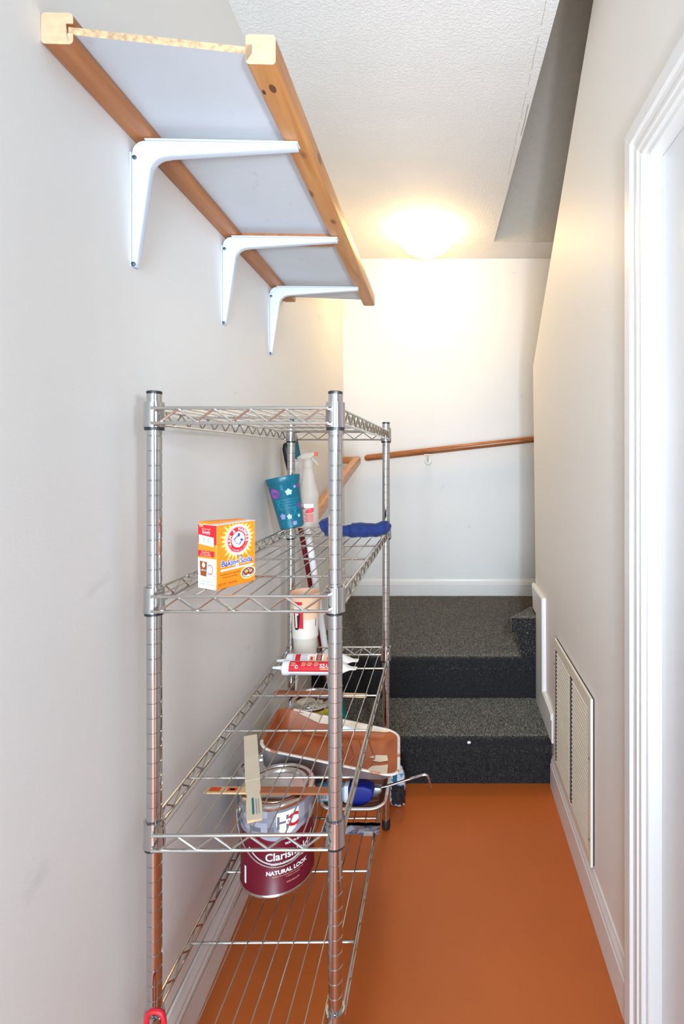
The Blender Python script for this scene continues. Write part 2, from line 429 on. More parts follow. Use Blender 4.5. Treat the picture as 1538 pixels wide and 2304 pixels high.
struct(m.build('floor', M_floor, smooth=False))
m = MB()
m.prism([(-0.9, YE), (0.34, YE), (0.3195, 1.49), (0.2825, 3.175), (1.6, 3.175), (1.6, 3.5), (-0.9, 3.5)],
        lambda x, y: (x, y, H), lambda x, y: (x, y, H + 0.22))
struct(m.build('ceiling', M_ceil, smooth=False))
# rising ceiling over the upper flight of stairs and the far wall of that stairwell
m = MB()
m.prism([(3.175, H), (0.4, H + 0.82 * 2.775), (0.4, H + 0.82 * 2.775 + 0.1), (3.175, H + 0.1)],
        lambda y, z: (0.20, y, z), lambda y, z: (1.6, y, z))
struct(m.build('ceiling_slope', M_slope, smooth=False))
m = MB(); m.box(1.5, 1.6, 0.3, YB, 0, 4.95)
struct(m.build('wall_stairwell', M_wall, smooth=False))
m = MB(); m.box(0.3, 1.6, 0.2, 0.3, 0, 4.95)
struct(m.build('wall_stairwell_end', M_wall, smooth=False))
m = MB(); m.box(0.235, 0.255, 0.3, 3.17, H + 0.2, 4.95)
struct(m.build('wall_stairwell_side', M_wall, smooth=False))

# skirtings
def base_prof(h, t): return [(0, 0), (t, 0), (t, h * 0.72), (t * 0.8, h * 0.76), (t * 0.8, h * 0.83), (t * 0.45, h * 0.93), (t * 0.3, h), (0, h)]
m = MB(); m.prism(base_prof(0.12, 0.015), lambda t, z: (wx(YE, z) + t, YE, z), lambda t, z: (wx(2.05, z) + t, 2.05, z))
struct(m.build('baseboard_left', M_trim, smooth=False))
m = MB(); m.prism(base_prof(0.12, 0.013), lambda t, z: (XR - t, 1.174, z), lambda t, z: (XR - t, 2.045, z))
struct(m.build('baseboard_right', M_trim, smooth=False))
m = MB(); m.prism(base_prof(0.107, 0.014), lambda t, z: (-0.70, YB - t, z + 0.372), lambda t, z: (1.4, YB - t, z + 0.372))
struct(m.build('baseboard_back', M_trim, smooth=False))
# stepped skirting that climbs the stairs along the right wall
m = MB()
outer = [(2.01, 0.183), (2.37, 0.183), (2.37, 0.575), (2.455, 0.575), (2.475, 0.69), (2.20, 0.69), (2.19, 0.305), (2.01, 0.298)]
m.prism(outer, lambda y, z: (XR, y, z), lambda y, z: (XR - 0.014, y, z))
m.prism([(2.013, 0.270), (2.215, 0.275), (2.225, 0.665), (2.46, 0.665), (2.465, 0.685), (2.205, 0.685), (2.195, 0.300), (2.013, 0.294)],
        lambda y, z: (XR, y, z), lambda y, z: (XR - 0.0175, y, z))
m.bevel(0.002, 1)
struct(m.build('trim_1', M_trim, smooth=False), 'stepped white skirting climbing the stairs on the right wall')
m = MB()
m.prism([(2.05, 0), (2.38, 0), (2.38, 0.372), (3.44, 0.372), (3.44, 0.48), (2.25, 0.48), (2.05, 0.30)],
        lambda y, z: (wx(y, z), y, z), lambda y, z: (wx(y, z) + 0.013, y, z))
m.bevel(0.003, 1)
struct(m.build('trim_2', M_trim, smooth=False), 'white skirting beside the stairs on the left wall')

# door in the right wall: casing, jamb and slab
m = MB()
for t_, w0_, w1_ in ((0.011, 0.0, 0.084), (0.018, 0.050, 0.0845), (0.0145, 0.016, 0.027)):
    # a mitred band round the opening, w0_..w1_ away from its edge
    a0, a1_, zz = 1.09, 0.20, 1.914
    inn = [(a0 + w0_, 0), (a0 + w0_, zz + w0_), (a1_ - w0_, zz + w0_), (a1_ - w0_, 0)]
    out = [(a0 + w1_, 0), (a0 + w1_, zz + w1_), (a1_ - w1_, zz + w1_), (a1_ - w1_, 0)]
    for k in range(3):
        m.prism([inn[k], inn[k + 1], out[k + 1], out[k]], lambda y, z: (XR + 0.001, y, z), lambda y, z: (XR - t_, y, z))
m.bevel(0.0015, 1)
struct(m.build('trim_3', M_trim, smooth=False), 'white door casing on the right wall')
m = MB(); m.box(XR + 0.026, XR + 0.062, 0.215, 1.075, 0.008, 1.90); m.bevel(0.002, 1)
door = struct(m.build('door_1', M_door, smooth=False))
m = MB(); m.box(XR - 0.002, XR + 0.118, 1.076, 1.0915, 0, 1.9155); m.box(XR - 0.002, XR + 0.118, 0.1985, 0.214, 0, 1.9155); m.box(XR - 0.002, XR + 0.118, 0.214, 1.076, 1.901, 1.9155)
m.bevel(0.002, 1); m.build('door_jamb', M_trim, door, smooth=False)
m = MB(); m.lathe([(0.012, 0), (0.012, 0.02), (0.024, 0.03), (0.027, 0.045), (0.02, 0.058), (0.0, 0.06)], 20,
                  Matrix.Translation((XR + 0.026, 0.285, 0.92)) @ Matrix.Rotation(-PI / 2, 4, 'Y'), cap1=False)
m.build('door_knob', M_chrome, door)

# ================================================================== STAIRS
st = thing('carpeted_stairs', 'carpeted steps in dark charcoal rising to a landing at the end of the hall', 'stairs', (0, 2.05, 0))
def step_prof(y0, y1, z0, z1):   # rounded nosing
    r = 0.022; pts = [(y1, z0), (y0 + 0.006, z0), (y0 + 0.004, z1 - 0.055)]
    for k in range(9):
        a = PI + 0.15 - (PI / 2 + 0.15) * k / 8
        pts.append((y0 - 0.006 + r + r * math.cos(a), z1 - r + r * math.sin(a)))
    pts.append((y1, z1)); return pts
for (y0, y1, z0, z1) in ((2.055, 2.40, 0, 0.183), (2.385, YB, 0.0, 0.371)):
    m = MB(); m.prism(step_prof(y0 - 2.05, y1 - 2.05, z0, z1), lambda y, z: (wx(y + 2.05, z) + 0.006, y, z), lambda y, z: (0.408, y, z))
    m.build('step' if z1 < 0.3 else 'landing', M_carpet, st)
def pile(parent, quads, dens, sd):
    """cut pile: short fibres standing on rectangular patches (corner, edge u, edge v, normal)"""
    import numpy as np
    rg = np.random.default_rng(sd); V = []
    for c, u, v, nrm in quads:
        c, u, v, nrm = (np.array(q, float) for q in (c, u, v, nrm))
        n = int(np.linalg.norm(np.cross(u, v)) * dens * (0.20 if nrm[1] < -0.7 else 1.0))  # sparser pale pile on risers darkens them, imitating their shade
        p = c + rg.random((n, 1)) * u + rg.random((n, 1)) * v
        uh, vh = u / np.linalg.norm(u), v / np.linalg.norm(v)
        an = rg.random((n, 1)) * 2 * PI; w = 0.0007 + 0.0007 * rg.random((n, 1))
        side = (np.cos(an) * uh + np.sin(an) * vh) * w
        tip = nrm * (0.0035 + 0.0035 * rg.random((n, 1))) + rg.normal(0, 0.0030, (n, 1)) * uh + rg.normal(0, 0.0030, (n, 1)) * vh
        V.append(np.stack([p - side, p + side, p + tip], 1).reshape(-1, 3))
    V = np.concatenate(V); n = len(V) // 3
    me = bpy.data.meshes.new('carpet_pile')
    me.vertices.add(len(V)); me.vertices.foreach_set('co', V.ravel())
    me.loops.add(3 * n); me.loops.foreach_set('vertex_index', list(range(3 * n)))
    me.polygons.add(n); me.polygons.foreach_set('loop_start', list(range(0, 3 * n, 3)))
    me.update(calc_edges=True); me.materials.append(M_pile)
    o = bpy.data.objects.new('carpet_pile', me); COL.objects.link(o); o.parent = parent; o['kind'] = 'stuff'
    return o
sp1, sp2 = [c for c in st.children]
XW = 1.02
def flight_pile(step, x0, wd, y0, z0, z1, dep, dens, sd):
    pile(step, [((x0, y0 + 0.012, z1), (wd, 0, 0), (0, dep, 0), (0, 0, 1)),
                ((x0, y0 + 0.009, z0), (wd, 0, 0), (0, -0.002, z1 - z0 - 0.055), (0, -1, 0)),
                ((x0, y0 + 0.006, z1 - 0.055), (wd, 0, 0), (0, -0.009, 0.032), (0, -0.95, -0.2)),
                ((x0, y0 - 0.003, z1 - 0.023), (wd, 0, 0), (0, 0.005, 0.015), (0, -0.9, 0.4)),
                ((x0, y0 + 0.002, z1 - 0.008), (wd, 0, 0), (0, 0.012, 0.007), (0, -0.4, 0.9))], dens, sd)
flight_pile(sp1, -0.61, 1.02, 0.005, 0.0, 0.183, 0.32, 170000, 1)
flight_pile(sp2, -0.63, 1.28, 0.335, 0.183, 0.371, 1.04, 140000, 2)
# third step, a winder turning right behind the end of the wall
m = MB()
pl = [(0.286, 2.372), (0.412, 2.372), (0.412, 2.455), (1.42, 2.455), (1.42, 3.43), (1.0, 3.43)]
m.prism([(x, y - 2.05) for x, y in pl], lambda x, y: (x, y, 0.49), lambda x, y: (x, y, 0.553))

es = [e for e in m.bm.edges if all(v.co.z > 0.55 for v in e.verts) and max(v.co.x for v in e.verts) < 0.9 or (abs(e.verts[0].co.x - 0.286) < 0.002 and abs(e.verts[1].co.x - 0.286) < 0.002)]
bmesh.ops.bevel(m.bm, geom=es, offset=0.014, segments=4, affect='EDGES', profile=0.5, clamp_overlap=True)
wn = m.build('winder_tread', M_carpet, st)
m = MB()
pl = [(0.325, 2.386), (0.411, 2.386), (0.411, 2.456), (1.41, 2.456), (1.41, 3.42), (1.05, 3.42)]
m.prism([(x, y - 2.05) for x, y in pl], lambda x, y: (x + 0.015 if x < 0.33 else x, y, 0.36), lambda x, y: (x - 0.008 if x < 0.33 else x, y, 0.50))
m.build('winder_riser', M_carpet, st)
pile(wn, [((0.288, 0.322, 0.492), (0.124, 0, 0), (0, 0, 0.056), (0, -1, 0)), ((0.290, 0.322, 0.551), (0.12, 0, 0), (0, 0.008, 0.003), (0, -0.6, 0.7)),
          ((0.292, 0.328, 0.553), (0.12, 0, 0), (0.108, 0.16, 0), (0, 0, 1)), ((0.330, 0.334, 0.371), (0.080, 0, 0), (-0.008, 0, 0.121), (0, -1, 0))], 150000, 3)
m = MB(); m.box(0.408, 1.42, 2.43 - 2.05, YB - 2.06, 0.0, 0.371); m.build('landing_return', M_carpet, st)
for k in range(3):
    m = MB(); m.box(0.55, 1.42, 2.30 - 0.26 * k - 2.05, 2.56 - 0.26 * k - 2.05, 0.3 + 0.183 * k, 0.553 + 0.183 * (k + 1)); m.bevel(0.015, 2)
    m.build('upper_step', M_carpet, st)
m = MB(); m.lathe([(0.001, 0), (0.008, 0.002), (0.005, 0.006), (0.001, 0.008)], 6, Matrix.Translation((0.086, 2.054, 0.166)) @ Matrix.Diagonal((1.25, 1, 0.8, 1)) @ Matrix.Rotation(PI / 2, 4, 'X'))
tag(m.build('lint_tuft', M_lint), 'tiny white tuft of lint on the nosing of the lowest carpeted step', 'lint')

# ================================================================== AIR RETURN GRILLE
gy0, gy1, gz0, gz1 = 1.475, 1.975, 0.128, 0.602
vent = thing('air_return_grille', 'cream metal air return grille with two columns of louvres low on the right wall', 'vent', (XR, (gy0 + gy1) / 2, gz0))
gw = (gy1 - gy0) / 2; gh = gz1 - gz0
m = MB()
fx = -0.0115
for a, b_, c, d in ((-gw, gw, 0, 0.024), (-gw, gw, gh - 0.036, gh), (-gw, -gw + 0.030, 0.024, gh - 0.036), (gw - 0.020, gw, 0.024, gh - 0.036)):
    m.box(fx, -0.0042, a, b_, c, d)
m.box(-0.0085, -0.0042, -0.007, 0.007, 0.0245, gh - 0.0365)
m.bevel(0.0008, 1); m.build('grille_frame', M_vent, vent, smooth=False)
m = MB(); m.box(-0.0042, -0.0001, -gw + 0.001, gw - 0.001, 0.004, gh - 0.001); m.build('shade_backing', M_dark, vent)  # dark sheet painting in the shade behind louvres and flange
nl = 30; pitch = (gh - 0.062) / nl
for c, (a, b_) in enumerate(((0.010, gw - 0.020), (-gw + 0.030, -0.008))):
    m = MB()
    m.prism([(-0.0115, 0.0), (-0.0108, 0.0), (-0.0104, 0.0042), (-0.0043, 0.0112), (-0.0048, 0.0120), (-0.0115, 0.0048)], lambda x, z: (x, a + 0.0005, z), lambda x, z: (x, b_ - 0.017, z))
    d_ = MB(); d_.box(-0.0113, -0.0043, b_ - 0.0016, b_ - 0.0001, 0.0245, gh - 0.0365); d_.build('shade_strip', M_dark, vent)  # solid dark strip painting in the shade at the louvre ends
    o0 = m.build('louvre', M_vent, vent, smooth=False)
    o0.location = (0, 0, 0.025)
    for k in range(1, nl): again(o0, vent, (0, 0, 0.025 + k * pitch))
for (y, z) in ((gw - 0.008, 0.38), (gw - 0.008, 0.10), (-gw + 0.012, 0.30), (-gw + 0.012, 0.07)):
    m = MB(); m.lathe([(0.0035, 0), (0.003, 0.0015), (0.0005, 0.002)], 8, Matrix.Translation((fx, y, z)) @ Matrix.Rotation(-PI / 2, 4, 'Y'))
    m.build('screw', M_screw, vent)

# ================================================================== CEILING LAMP
lamp = thing('ceiling_lamp', 'glowing white glass flush mount lamp on the ceiling above the landing', 'lamp', (-0.122, 3.0, H))
m = MB(); m.lathe([(0.155, 0.0), (0.158, -0.012), (0.150, -0.022)], 40, cap0=True, cap1=True); m.build('lamp_base', M_trim, lamp)
m = MB(); m.lathe([(0.166, -0.020), (0.165, -0.040), (0.152, -0.076), (0.122, -0.110), (0.080, -0.134), (0.040, -0.145), (0.0, -0.148)], 40, cap0=True, cap1=False)
m.build('glass_dome', M_glow, lamp)
m = MB(); m.lathe([(0.004, -0.144), (0.012, -0.148), (0.012, -0.153), (0.006, -0.158), (0.008, -0.164), (0.0005, -0.171)], 14); m.build('finial', M_trim, lamp)

# ================================================================== HANDRAILS
hr = thing('handrail', 'reddish wooden handrail rising to the right across the back wall', 'handrail', (-0.528, 3.37, 1.274))
m = MB(); dx_, dz_ = 1.30, 1.30 * 0.1115
path = [(0, 0, 0)] + [(0.012, 0, 0.0013)] + [(dx_, 0, dz_)]
m.tube([(0.0, 0, 0), (0.004, 0, 0.0004), (0.016, 0, 0.0018), (dx_, 0, dz_)], [0.010, 0.016, 0.0205, 0.0205], 16)
m.build('rail', M_rail, hr)
for x in (0.405, 1.12):
    z = x * 0.1115
    m = MB(); m.tube([(x, 0, z - 0.020), (x, 0.0, z - 0.036), (x, 0.02, z - 0.056), (x, 0.062, z - 0.066)], 0.0055, 8)
    m.box(x - 0.022, x + 0.022, -0.012, 0.012, z - 0.024, z - 0.019)
    m.lathe([(0.026, 0), (0.022, 0.007), (0.006, 0.010)], 16, Matrix.Translation((x, 0.070, z - 0.066)) @ Matrix.Rotation(PI / 2, 4, 'X'))
    m.build('rail_bracket', M_trim, hr)
ya, za, yb_, zb_ = 2.06, 1.040, 3.31, 1.262
hl = thing('handrail', 'lighter wooden handrail on the left wall, ending in a short return beside the corner', 'handrail', (-0.565, yb_, zb_))
m = MB()
def bar(m, p, q, hw, hh):
    p, q = Vector(p), Vector(q); t = (q - p).normalized(); s_ = t.cross(Vector((0, 0, 1))).normalized(); u = s_.cross(t)
    a = [m.bm.verts.new(c + sx * hw * s_ + sz * hh * u) for c in (p, q) for sx, sz in ((-1, -1), (1, -1), (1, 1), (-1, 1))]
    for i in ((0, 3, 2, 1), (4, 5, 6, 7), (0, 1, 5, 4), (1, 2, 6, 5), (2, 3, 7, 6), (3, 0, 4, 7)): m.bm.faces.new([a[k] for k in i])
bar(m, (0, 0, 0), (0.030, ya - yb_, za - zb_), 0.022, 0.028); m.bevel(0.013, 4); m.build('rail', M_rail2, hl)
m = MB(); bar(m, (0.012, -0.02, 0.0), (-0.092, -0.02, 0.0), 0.017, 0.022); m.bevel(0.010, 3); m.build('rail_return', M_rail2, hl)
for y in (-0.25, -0.85):
    z = y * (zb_ - za) / (yb_ - ya)
    m = MB(); m.tube([(0.01, y, z - 0.02), (0.0, y, z - 0.045), (-0.03, y, z - 0.06), (-0.068, y, z - 0.06)], 0.0055, 8); m.build('rail_bracket', M_trim, hl)

# ================================================================== UPPER WOODEN SHELF
sx0, sy0, sz0 = -0.5895, 0.762, 1.885
sh = thing('wall_shelf', 'white wall shelf board framed by two stained pine rails', 'shelf', (sx0, sy0, sz0), (0, 0, 0.034))
def rail(x0, y0, x1, y1, groove, matl):
    m = MB(); w = 0.0455
    g = 0.010
    def corner(cx, cz, a0):
        return [(cx + 0.006 * math.cos(a0 + PI / 2 * k / 4), cz + 0.006 * math.sin(a0 + PI / 2 * k / 4)) for k in range(5)]
    q = 0.006
    pr = corner(q, q, PI) + corner(w - q, q, 1.5 * PI)
    if groove > 0: pr += [(w, 0.016), (w - g, 0.016), (w - g, 0.030), (w, 0.030)]
    pr += corner(w - q, w - q, 0) + corner(q, w - q, PI / 2)
    if groove < 0: pr += [(0, 0.030), (g, 0.030), (g, 0.016), (0, 0.016)]
    m.prism(pr, lambda x, z: (x0 + x, y0, z), lambda x, z: (x1 + x, y1, z))
    for f in m.bm.faces:
        if len(f.verts) > 8: f.material_index = 1
    bmesh.ops.triangulate(m.bm, faces=[f for f in m.bm.faces if len(f.verts) > 8])
    return m.build('frame_rail', [matl, M_endg], sh, ang=25)
rail(0.0, 0.0, 0.0, 1.275, 1, M_pined)
rail(0.283, 0.030, 0.301, 1.318, -1, M_pine)
m = MB()
m.prism([(0.036, 0.004), (0.290, 0.034), (0.309, 1.296), (0.036, 1.270)], lambda x, y: (x, y, 0.0175), lambda x, y: (x, y, 0.0285))
for f in m.bm.faces:
    n_ = f.normal if f.normal.length else (f.normal_update() or f.normal)
    if abs(n_.z) < 0.5: f.material_index = 1
m.build('shelf_board', [M_melam, M_chip], sh, smooth=False)
for kx, ky, ka, kb in ((0.3085, 0.083, 0.0055, 0.010), (0.2915, 0.092, 0.0028, 0.006)):
    m = MB(); m.lathe([(1.0, -0.0003), (0.6, -0.0005), (0.01, -0.0005)], 16, Matrix.Translation((kx, ky, 0)) @ Matrix.Diagonal((ka, kb, 1, 1)), cap0=False); m.build('knot', M_knot, sh)
m = MB(); m.box(0.0455, 0.293, 0.685, 0.722, -0.004, 0.0175); m.bevel(0.002, 1); m.build('cross_batten', M_pined, sh)

def bracket(y, label):
    x0 = wx(y, 1.80)
    br = thing('shelf_bracket', label, 'bracket', (x0, y, 1.884), (0, 0, 0.034), 'white shelf brackets')
    pts = []
    R = 0.024
    for k in range(7):
        a = PI - (PI / 2) * k / 6; pts.append((0.003 + R + R * math.cos(a), -0.003 - R + R * math.sin(a)))
    pts += [(0.308, -0.003), (0.312, -0.006), (0.311, -0.011), (0.30, -0.0122), (0.070, -0.031)]
    ri = 0.032
    for k in range(7):
        a = PI / 2 + (PI / 2) * k / 6; pts.append((0.036 + ri + ri * math.cos(a) * 1.0, -0.032 - ri + ri * math.sin(a)))
    pts += [(0.0125, -0.232), (0.010, -0.240), (0.005, -0.241), (0.003, -0.236)]
    m = MB(); m.prism(pts, lambda x, z: (x, -0.009, z), lambda x, z: (x, 0.009, z)); m.bevel(0.0035, 3, 25)
    m.build('bracket_arm', M_bracket, br)
    m = MB(); m.box(0.0, 0.003, -0.0115, 0.0115, -0.242, -0.026); m.box(0.027, 0.313, -0.0115, 0.0115, -0.003, 0.0); m.bevel(0.001, 1)
    m.build('mounting_flange', M_bracket, br)
    for (x, z) in ((0.0085, -0.036), (0.0065, -0.2365)):
        m = MB(); m.lathe([(0.0042, 0), (0.0038, 0.002), (0.001, 0.003)], 12, Matrix.Translation((x, -0.0088, z)) @ Matrix.Rotation(PI / 2, 4, 'X')); m.build('screw', M_screw, br)
bracket(0.996, 'white steel bracket under the near part of the pine framed wall shelf, largest in view')
bracket(1.430, 'white steel bracket in the middle of the wall shelf, in front of the cross batten')
bracket(1.850, 'white steel bracket under the far end of the wall shelf, farthest from the camera')

# ================================================================== CHROME WIRE SHELVING
UX, UY, UROT = -0.3695, 1.38, 0.0093
HX, HY = 0.1633, 0.430        # post centres
RX, RY = 0.175, 0.455         # rims
un = thing('wire_shelving_unit', 'chrome wire shelving unit with four shelves standing along the left wall', 'shelving unit', (UX, UY, 0), (0, 0, UROT))
PH = 1.4035
prof = [(0.0128, 0.03)]; z = 0.045
while z < PH - 0.012:
    prof += [(0.0128, z - 0.0011), (0.0117, z - 0.0005), (0.0117, z + 0.0005), (0.0128, z + 0.0011)]; z += 0.0266
prof += [(0.0128, PH - 0.006)]
m = MB(); m.lathe(prof, 20); p0 = m.build('post', M_chrome, un, ang=60); p0.location = (-HX, -HY, 0)
m = MB(); m.lathe([(0.0126, PH - 0.006), (0.0132, PH - 0.004), (0.0128, PH - 0.001), (0.010, PH)], 20); c0 = m.build('post_cap', M_black, p0)
m = MB(); m.lathe([(0.011, 0.0), (0.0145, 0.004), (0.0145, 0.030), (0.0132, 0.034)], 16); f0 = m.build('post_foot', M_black, p0)
for sx, sy in ((1, -1), (-1, 1), (1, 1)):
    p = again(p0, un, (sx * HX, sy * HY, 0))
    again(c0, p, (0, 0, 0)); again(f0, p, (0, 0, 0))

G = 0.0265
def zig(m, p, q, r, n):
    p, q = Vector(p), Vector(q)
    pts = [p + (q - p) * (k / n) + Vector((0, 0, 0 if k % 2 == 0 else G - 0.004)) for k in range(n + 1)]
    m.tube(pts, r, 6)
# meshes shared by the four shelves
def add_shelf(zt, first):
    if first is None:
        m = MB()
        r = 0.0031
        for z in (0, -G):
            for sy in (-1, 1): m.rod((-HX + 0.008, sy * RY, z), (HX - 0.008, sy * RY, z), r)
            for sx in (-1, 1): m.rod((sx * RX, -HY + 0.008, z), (sx * RX, HY - 0.008, z), 0.0028)
            for sx in (-1, 1):
                for sy in (-1, 1):
                    m.rod((sx * (HX - 0.010), sy * RY, z), (sx * (HX - 0.006), sy * (HY + 0.012), z), r, 6)
                    m.rod((sx * RX, sy * (HY - 0.010), z), (sx * (HX + 0.008), sy * (HY - 0.004), z), 0.0028, 6)
        w = m.build('wire_shelf', M_wire, un); w.location = (0, 0, zt)
        for sy in (-1, 1):
            m = MB(); zig(m, (-HX + 0.024, sy * RY, -G + 0.002), (HX - 0.020, sy * RY, -G + 0.002), 0.0024, 9); m.build('end_truss', M_wire, w)
        for sx in (-1, 1):
            m = MB(); zig(m, (sx * RX, -HY + 0.03, -G + 0.002), (sx * RX, HY - 0.03, -G + 0.002), 0.0022, 26); m.build('side_truss', M_wire, w)
        m = MB(); m.rod((-RX, 0, 0), (RX, 0, 0), 0.0027); s0 = m.build('support_wire', M_wire, w)
        for k, y in enumerate((-0.282, -0.094, 0.094, 0.282)):
            if k == 0: s0.location = (0, y, -0.0045)
            else: again(s0, w, (0, y, -0.0045))
        m = MB(); m.rod((0, -RY, 0), (0, RY, 0), 0.0014, 6); d0 = m.build('deck_wire', M_wire, w)
        for k in range(10):
            x = -RX + (k + 1) * 2 * RX / 11
            if k == 0: d0.location = (x, 0, 0.0012)
            else: again(d0, w, (x, 0, 0.0012))
        m = MB(); m.lathe([(0.0135, 0.012), (0.0172, 0.012), (0.0178, -0.02), (0.0186, -0.033), (0.0135, -0.033)], 20, cap0=False, cap1=False); c0 = m.build('corner_collar', M_chrome, w)
        m = MB(); m.lathe([(0.0130, -0.033), (0.0166, -0.033), (0.0164, -0.0385), (0.0130, -0.0385)], 20, cap0=False, cap1=False); k0 = m.build('collar_clip', M_black, w)
        for i, (sx, sy) in enumerate(((-1, -1), (1, -1), (-1, 1), (1, 1))):
            l = (sx * HX, sy * HY, 0)
            if i == 0: c0.location = l; k0.location = l
            else: again(c0, w, l); again(k0, w, l)
        return w
    w = again(first, un, (0, 0, zt))
    for ch in list(first.children): again(ch, w, ch.location)
    return w
ZS = [1.3706, 1.038, 0.617, 0.272]
w0 = add_shelf(ZS[0], None)
for z in ZS[1:]: add_shelf(z, w0)
DK = 0.0028      # deck surface above the rim centre

# ================================================================== THINGS ON THE SHELVES
# ---- baking soda carton
bx = thing('baking_soda_box', 'orange and red carton of baking soda with a white price sticker', 'box', (-0.4195, 0.9555, ZS[1] + DK), (0, 0, math.radians(62.5)))
bw, bd, bh = 0.0895, 0.050, 0.1175
m = MB(); m.box(0, bw, 0, bd, 0, bh)
m.bm.faces.ensure_lookup_table()
for f in m.bm.faces: f.normal_update()
m.bevel(0.0008, 1)
m.build('carton', M_oran, bx, smooth=False)
m = MB(); m.prism([(0.0, 0.001), (bw, 0.001), (bw, bd - 0.001), (0.0, bd - 0.001)], lambda x, y: (x, y, bh + 0.0004), lambda x, y: (x, y, bh + 0.0012)); m.build('top_flap', M_cardw, bx, smooth=False)
m = MB(); m.prism([(0, bh + 0.0012), (bw, bh + 0.0012), (bw, bh + 0.0020), (0, bh + 0.006)], lambda x, z: (x, bd * 0.45, z), lambda x, z: (x, bd - 0.002, z)); m.build('raised_flap', M_oran, bx, smooth=False)
m = MB(); m.box(-0.0006, 0.0, bd * 0.72, bd * 0.92, bh - 0.004, bh + 0.0006); m.build('torn_tab', M_cardin, bx, smooth=False)
P = Print()
cx, cy = bw * 0.535, bh * 0.735
nsp = 26
sp_ = []
random.seed(3)
for k in range(nsp):
    a = 2 * PI * k / nsp; ro = random.uniform(0.034, 0.044)
    sp_ += [(a - PI / nsp, 0.029), (a, ro)]
def clip(px, py): return (min(max(px, 0.001), bw - 0.001), min(max(py, 0.001), bh - 0.001))
P.poly([clip(cx + r * math.cos(a), cy + r * math.sin(a)) for a, r in sp_], M_yel, 0)
P.disc(cx, cy, 0.0285, 0.0285, M_cardw, 1)
P.disc(cx, cy, 0.0252, 0.0252, M_red, 2)
P.ring(cx, cy, 0.0238, 0.0244, M_cardw, 3)
P.disc(cx, cy, 0.0152, 0.0152, M_cardw, 3)
P.arc_text('ARM & HAMMER', cx, cy, 0.0172, 0.0080, PI * 0.52, M_cardw, 4, bold=0.00022, step=0.33)
P.arc_text('THE STANDARD OF PURITY', cx, cy, 0.0218, 0.0034, -PI / 2, M_cardw, 4, step=0.112, inside=True)
# arm holding a hammer
P.stroke([(cx - 0.0105, cy + 0.001), (cx - 0.004, cy - 0.0075), (cx + 0.003, cy - 0.0095)], 0.0024, M_greyl, 4)
P.stroke([(cx - 0.0105, cy + 0.001), (cx - 0.001, cy + 0.0075)], 0.0022, M_blue, 5)
P.disc(cx + 0.0008, cy + 0.0088, 0.0030, 0.0036, M_blue, 6, 14)
P.stroke([(cx + 0.003, cy - 0.009), (cx + 0.008, cy - 0.001)], 0.0020, M_blue, 5)
P.stroke([(cx + 0.0055, cy + 0.000), (cx + 0.0098, cy - 0.002)], 0.0034, M_blue, 6)
P.text('Pure', bw * 0.56, bh * 0.452, 0.0065, M_blue, 5, bold=0.0001)
for lay, mm, bo in ((4, M_cardw, 0.0012), (5, M_blue, 0.0003)):
    P.text('Baking Soda', bw * 0.505, bh * 0.345, 0.0150, mm, lay, bold=bo)
P.rect(bw * 0.09, bw * 0.95, bh * 0.272, bh * 0.302, M_cardw, 2)
P.text('FOR BAKING, CLEANING & DEODORIZING', bw * 0.52, bh * 0.279, 0.0031, M_greyd, 3)
P.text('Hundreds of uses like', bw * 0.33, bh * 0.205, 0.0052, M_dkor, 2)
P.text('baking and cleaning', bw * 0.33, bh * 0.160, 0.0042, M_dkor, 2)
P.text('NET WT 1 LB (454g)', bw * 0.27, bh * 0.058, 0.0048, M_dkor, 2)
P.disc(bw * 0.80, bh * 0.168, 0.0180, 0.0125, M_yel, 1)
P.disc(bw * 0.80, bh * 0.168, 0.0150, 0.0095, M_blue, 2)
P.disc(bw * 0.80, bh * 0.165, 0.0130, 0.0080, M_cardw, 3)
P.disc(bw * 0.74, bh * 0.180, 0.0072, 0.0068, M_dkor, 4, 14)
P.disc(bw * 0.86, bh * 0.178, 0.0070, 0.0066, M_dkor, 4, 14)
P.disc(bw * 0.745, bh * 0.192, 0.0042, 0.0032, M_chip, 5, 12)
P.disc(bw * 0.855, bh * 0.190, 0.0042, 0.0032, M_chip, 5, 12)
P.build('front_print', lambda x, y, e: (x, -e * 0.7, y), bx)
P = Print()      # narrow side: s runs from the wall edge to the near corner
P.poly([(0, bh * 0.72), (bd * 0.94, bh * 0.70), (bd, bh * 0.70), (bd, bh), (0, bh)], M_red, 0)
P.rect(bd * 0.06, bd * 0.87, bh * 0.70, bh * 0.845, M_cardw, 3, sh=-0.004)
P.rect(bd * 0.32, bd * 0.37, bh * 0.735, bh * 0.81, M_greyl, 4); P.rect(bd * 0.56, bd * 0.61, bh * 0.725, bh * 0.80, M_greyl, 4)
P.text('Simply', bd * 0.45, bh * 0.865, 0.0085, M_cardw, 2)
P.text('baking soda', bd * 0.45, bh * 0.925, 0.0052, M_peach, 2)
P.rect(0, bd * 0.88, bh * 0.505, bh * 0.595, M_red, 1)
P.text('Cooking', bd * 0.42, bh * 0.556, 0.0065, M_peach, 2); P.text('& Cleaning', bd * 0.42, bh * 0.515, 0.0065, M_peach, 2)
P.rect(0, bd * 0.98, 0, bh * 0.475, M_cardw, 0)
P.poly([(bd * 0.09, bh * 0.43), (bd * 0.50, bh * 0.42), (bd * 0.46, bh * 0.19), (bd * 0.14, bh * 0.20)], M_dkor, 1)
P.disc(bd * 0.31, bh * 0.37, 0.004, 0.005, M_cardw, 2); P.rect(bd * 0.16, bd * 0.44, bh * 0.275, bh * 0.30, M_greyl, 2)
P.ring(bd * 0.64, bh * 0.305, 0.0075, 0.0092, M_red, 1, -2.2, 2.2)
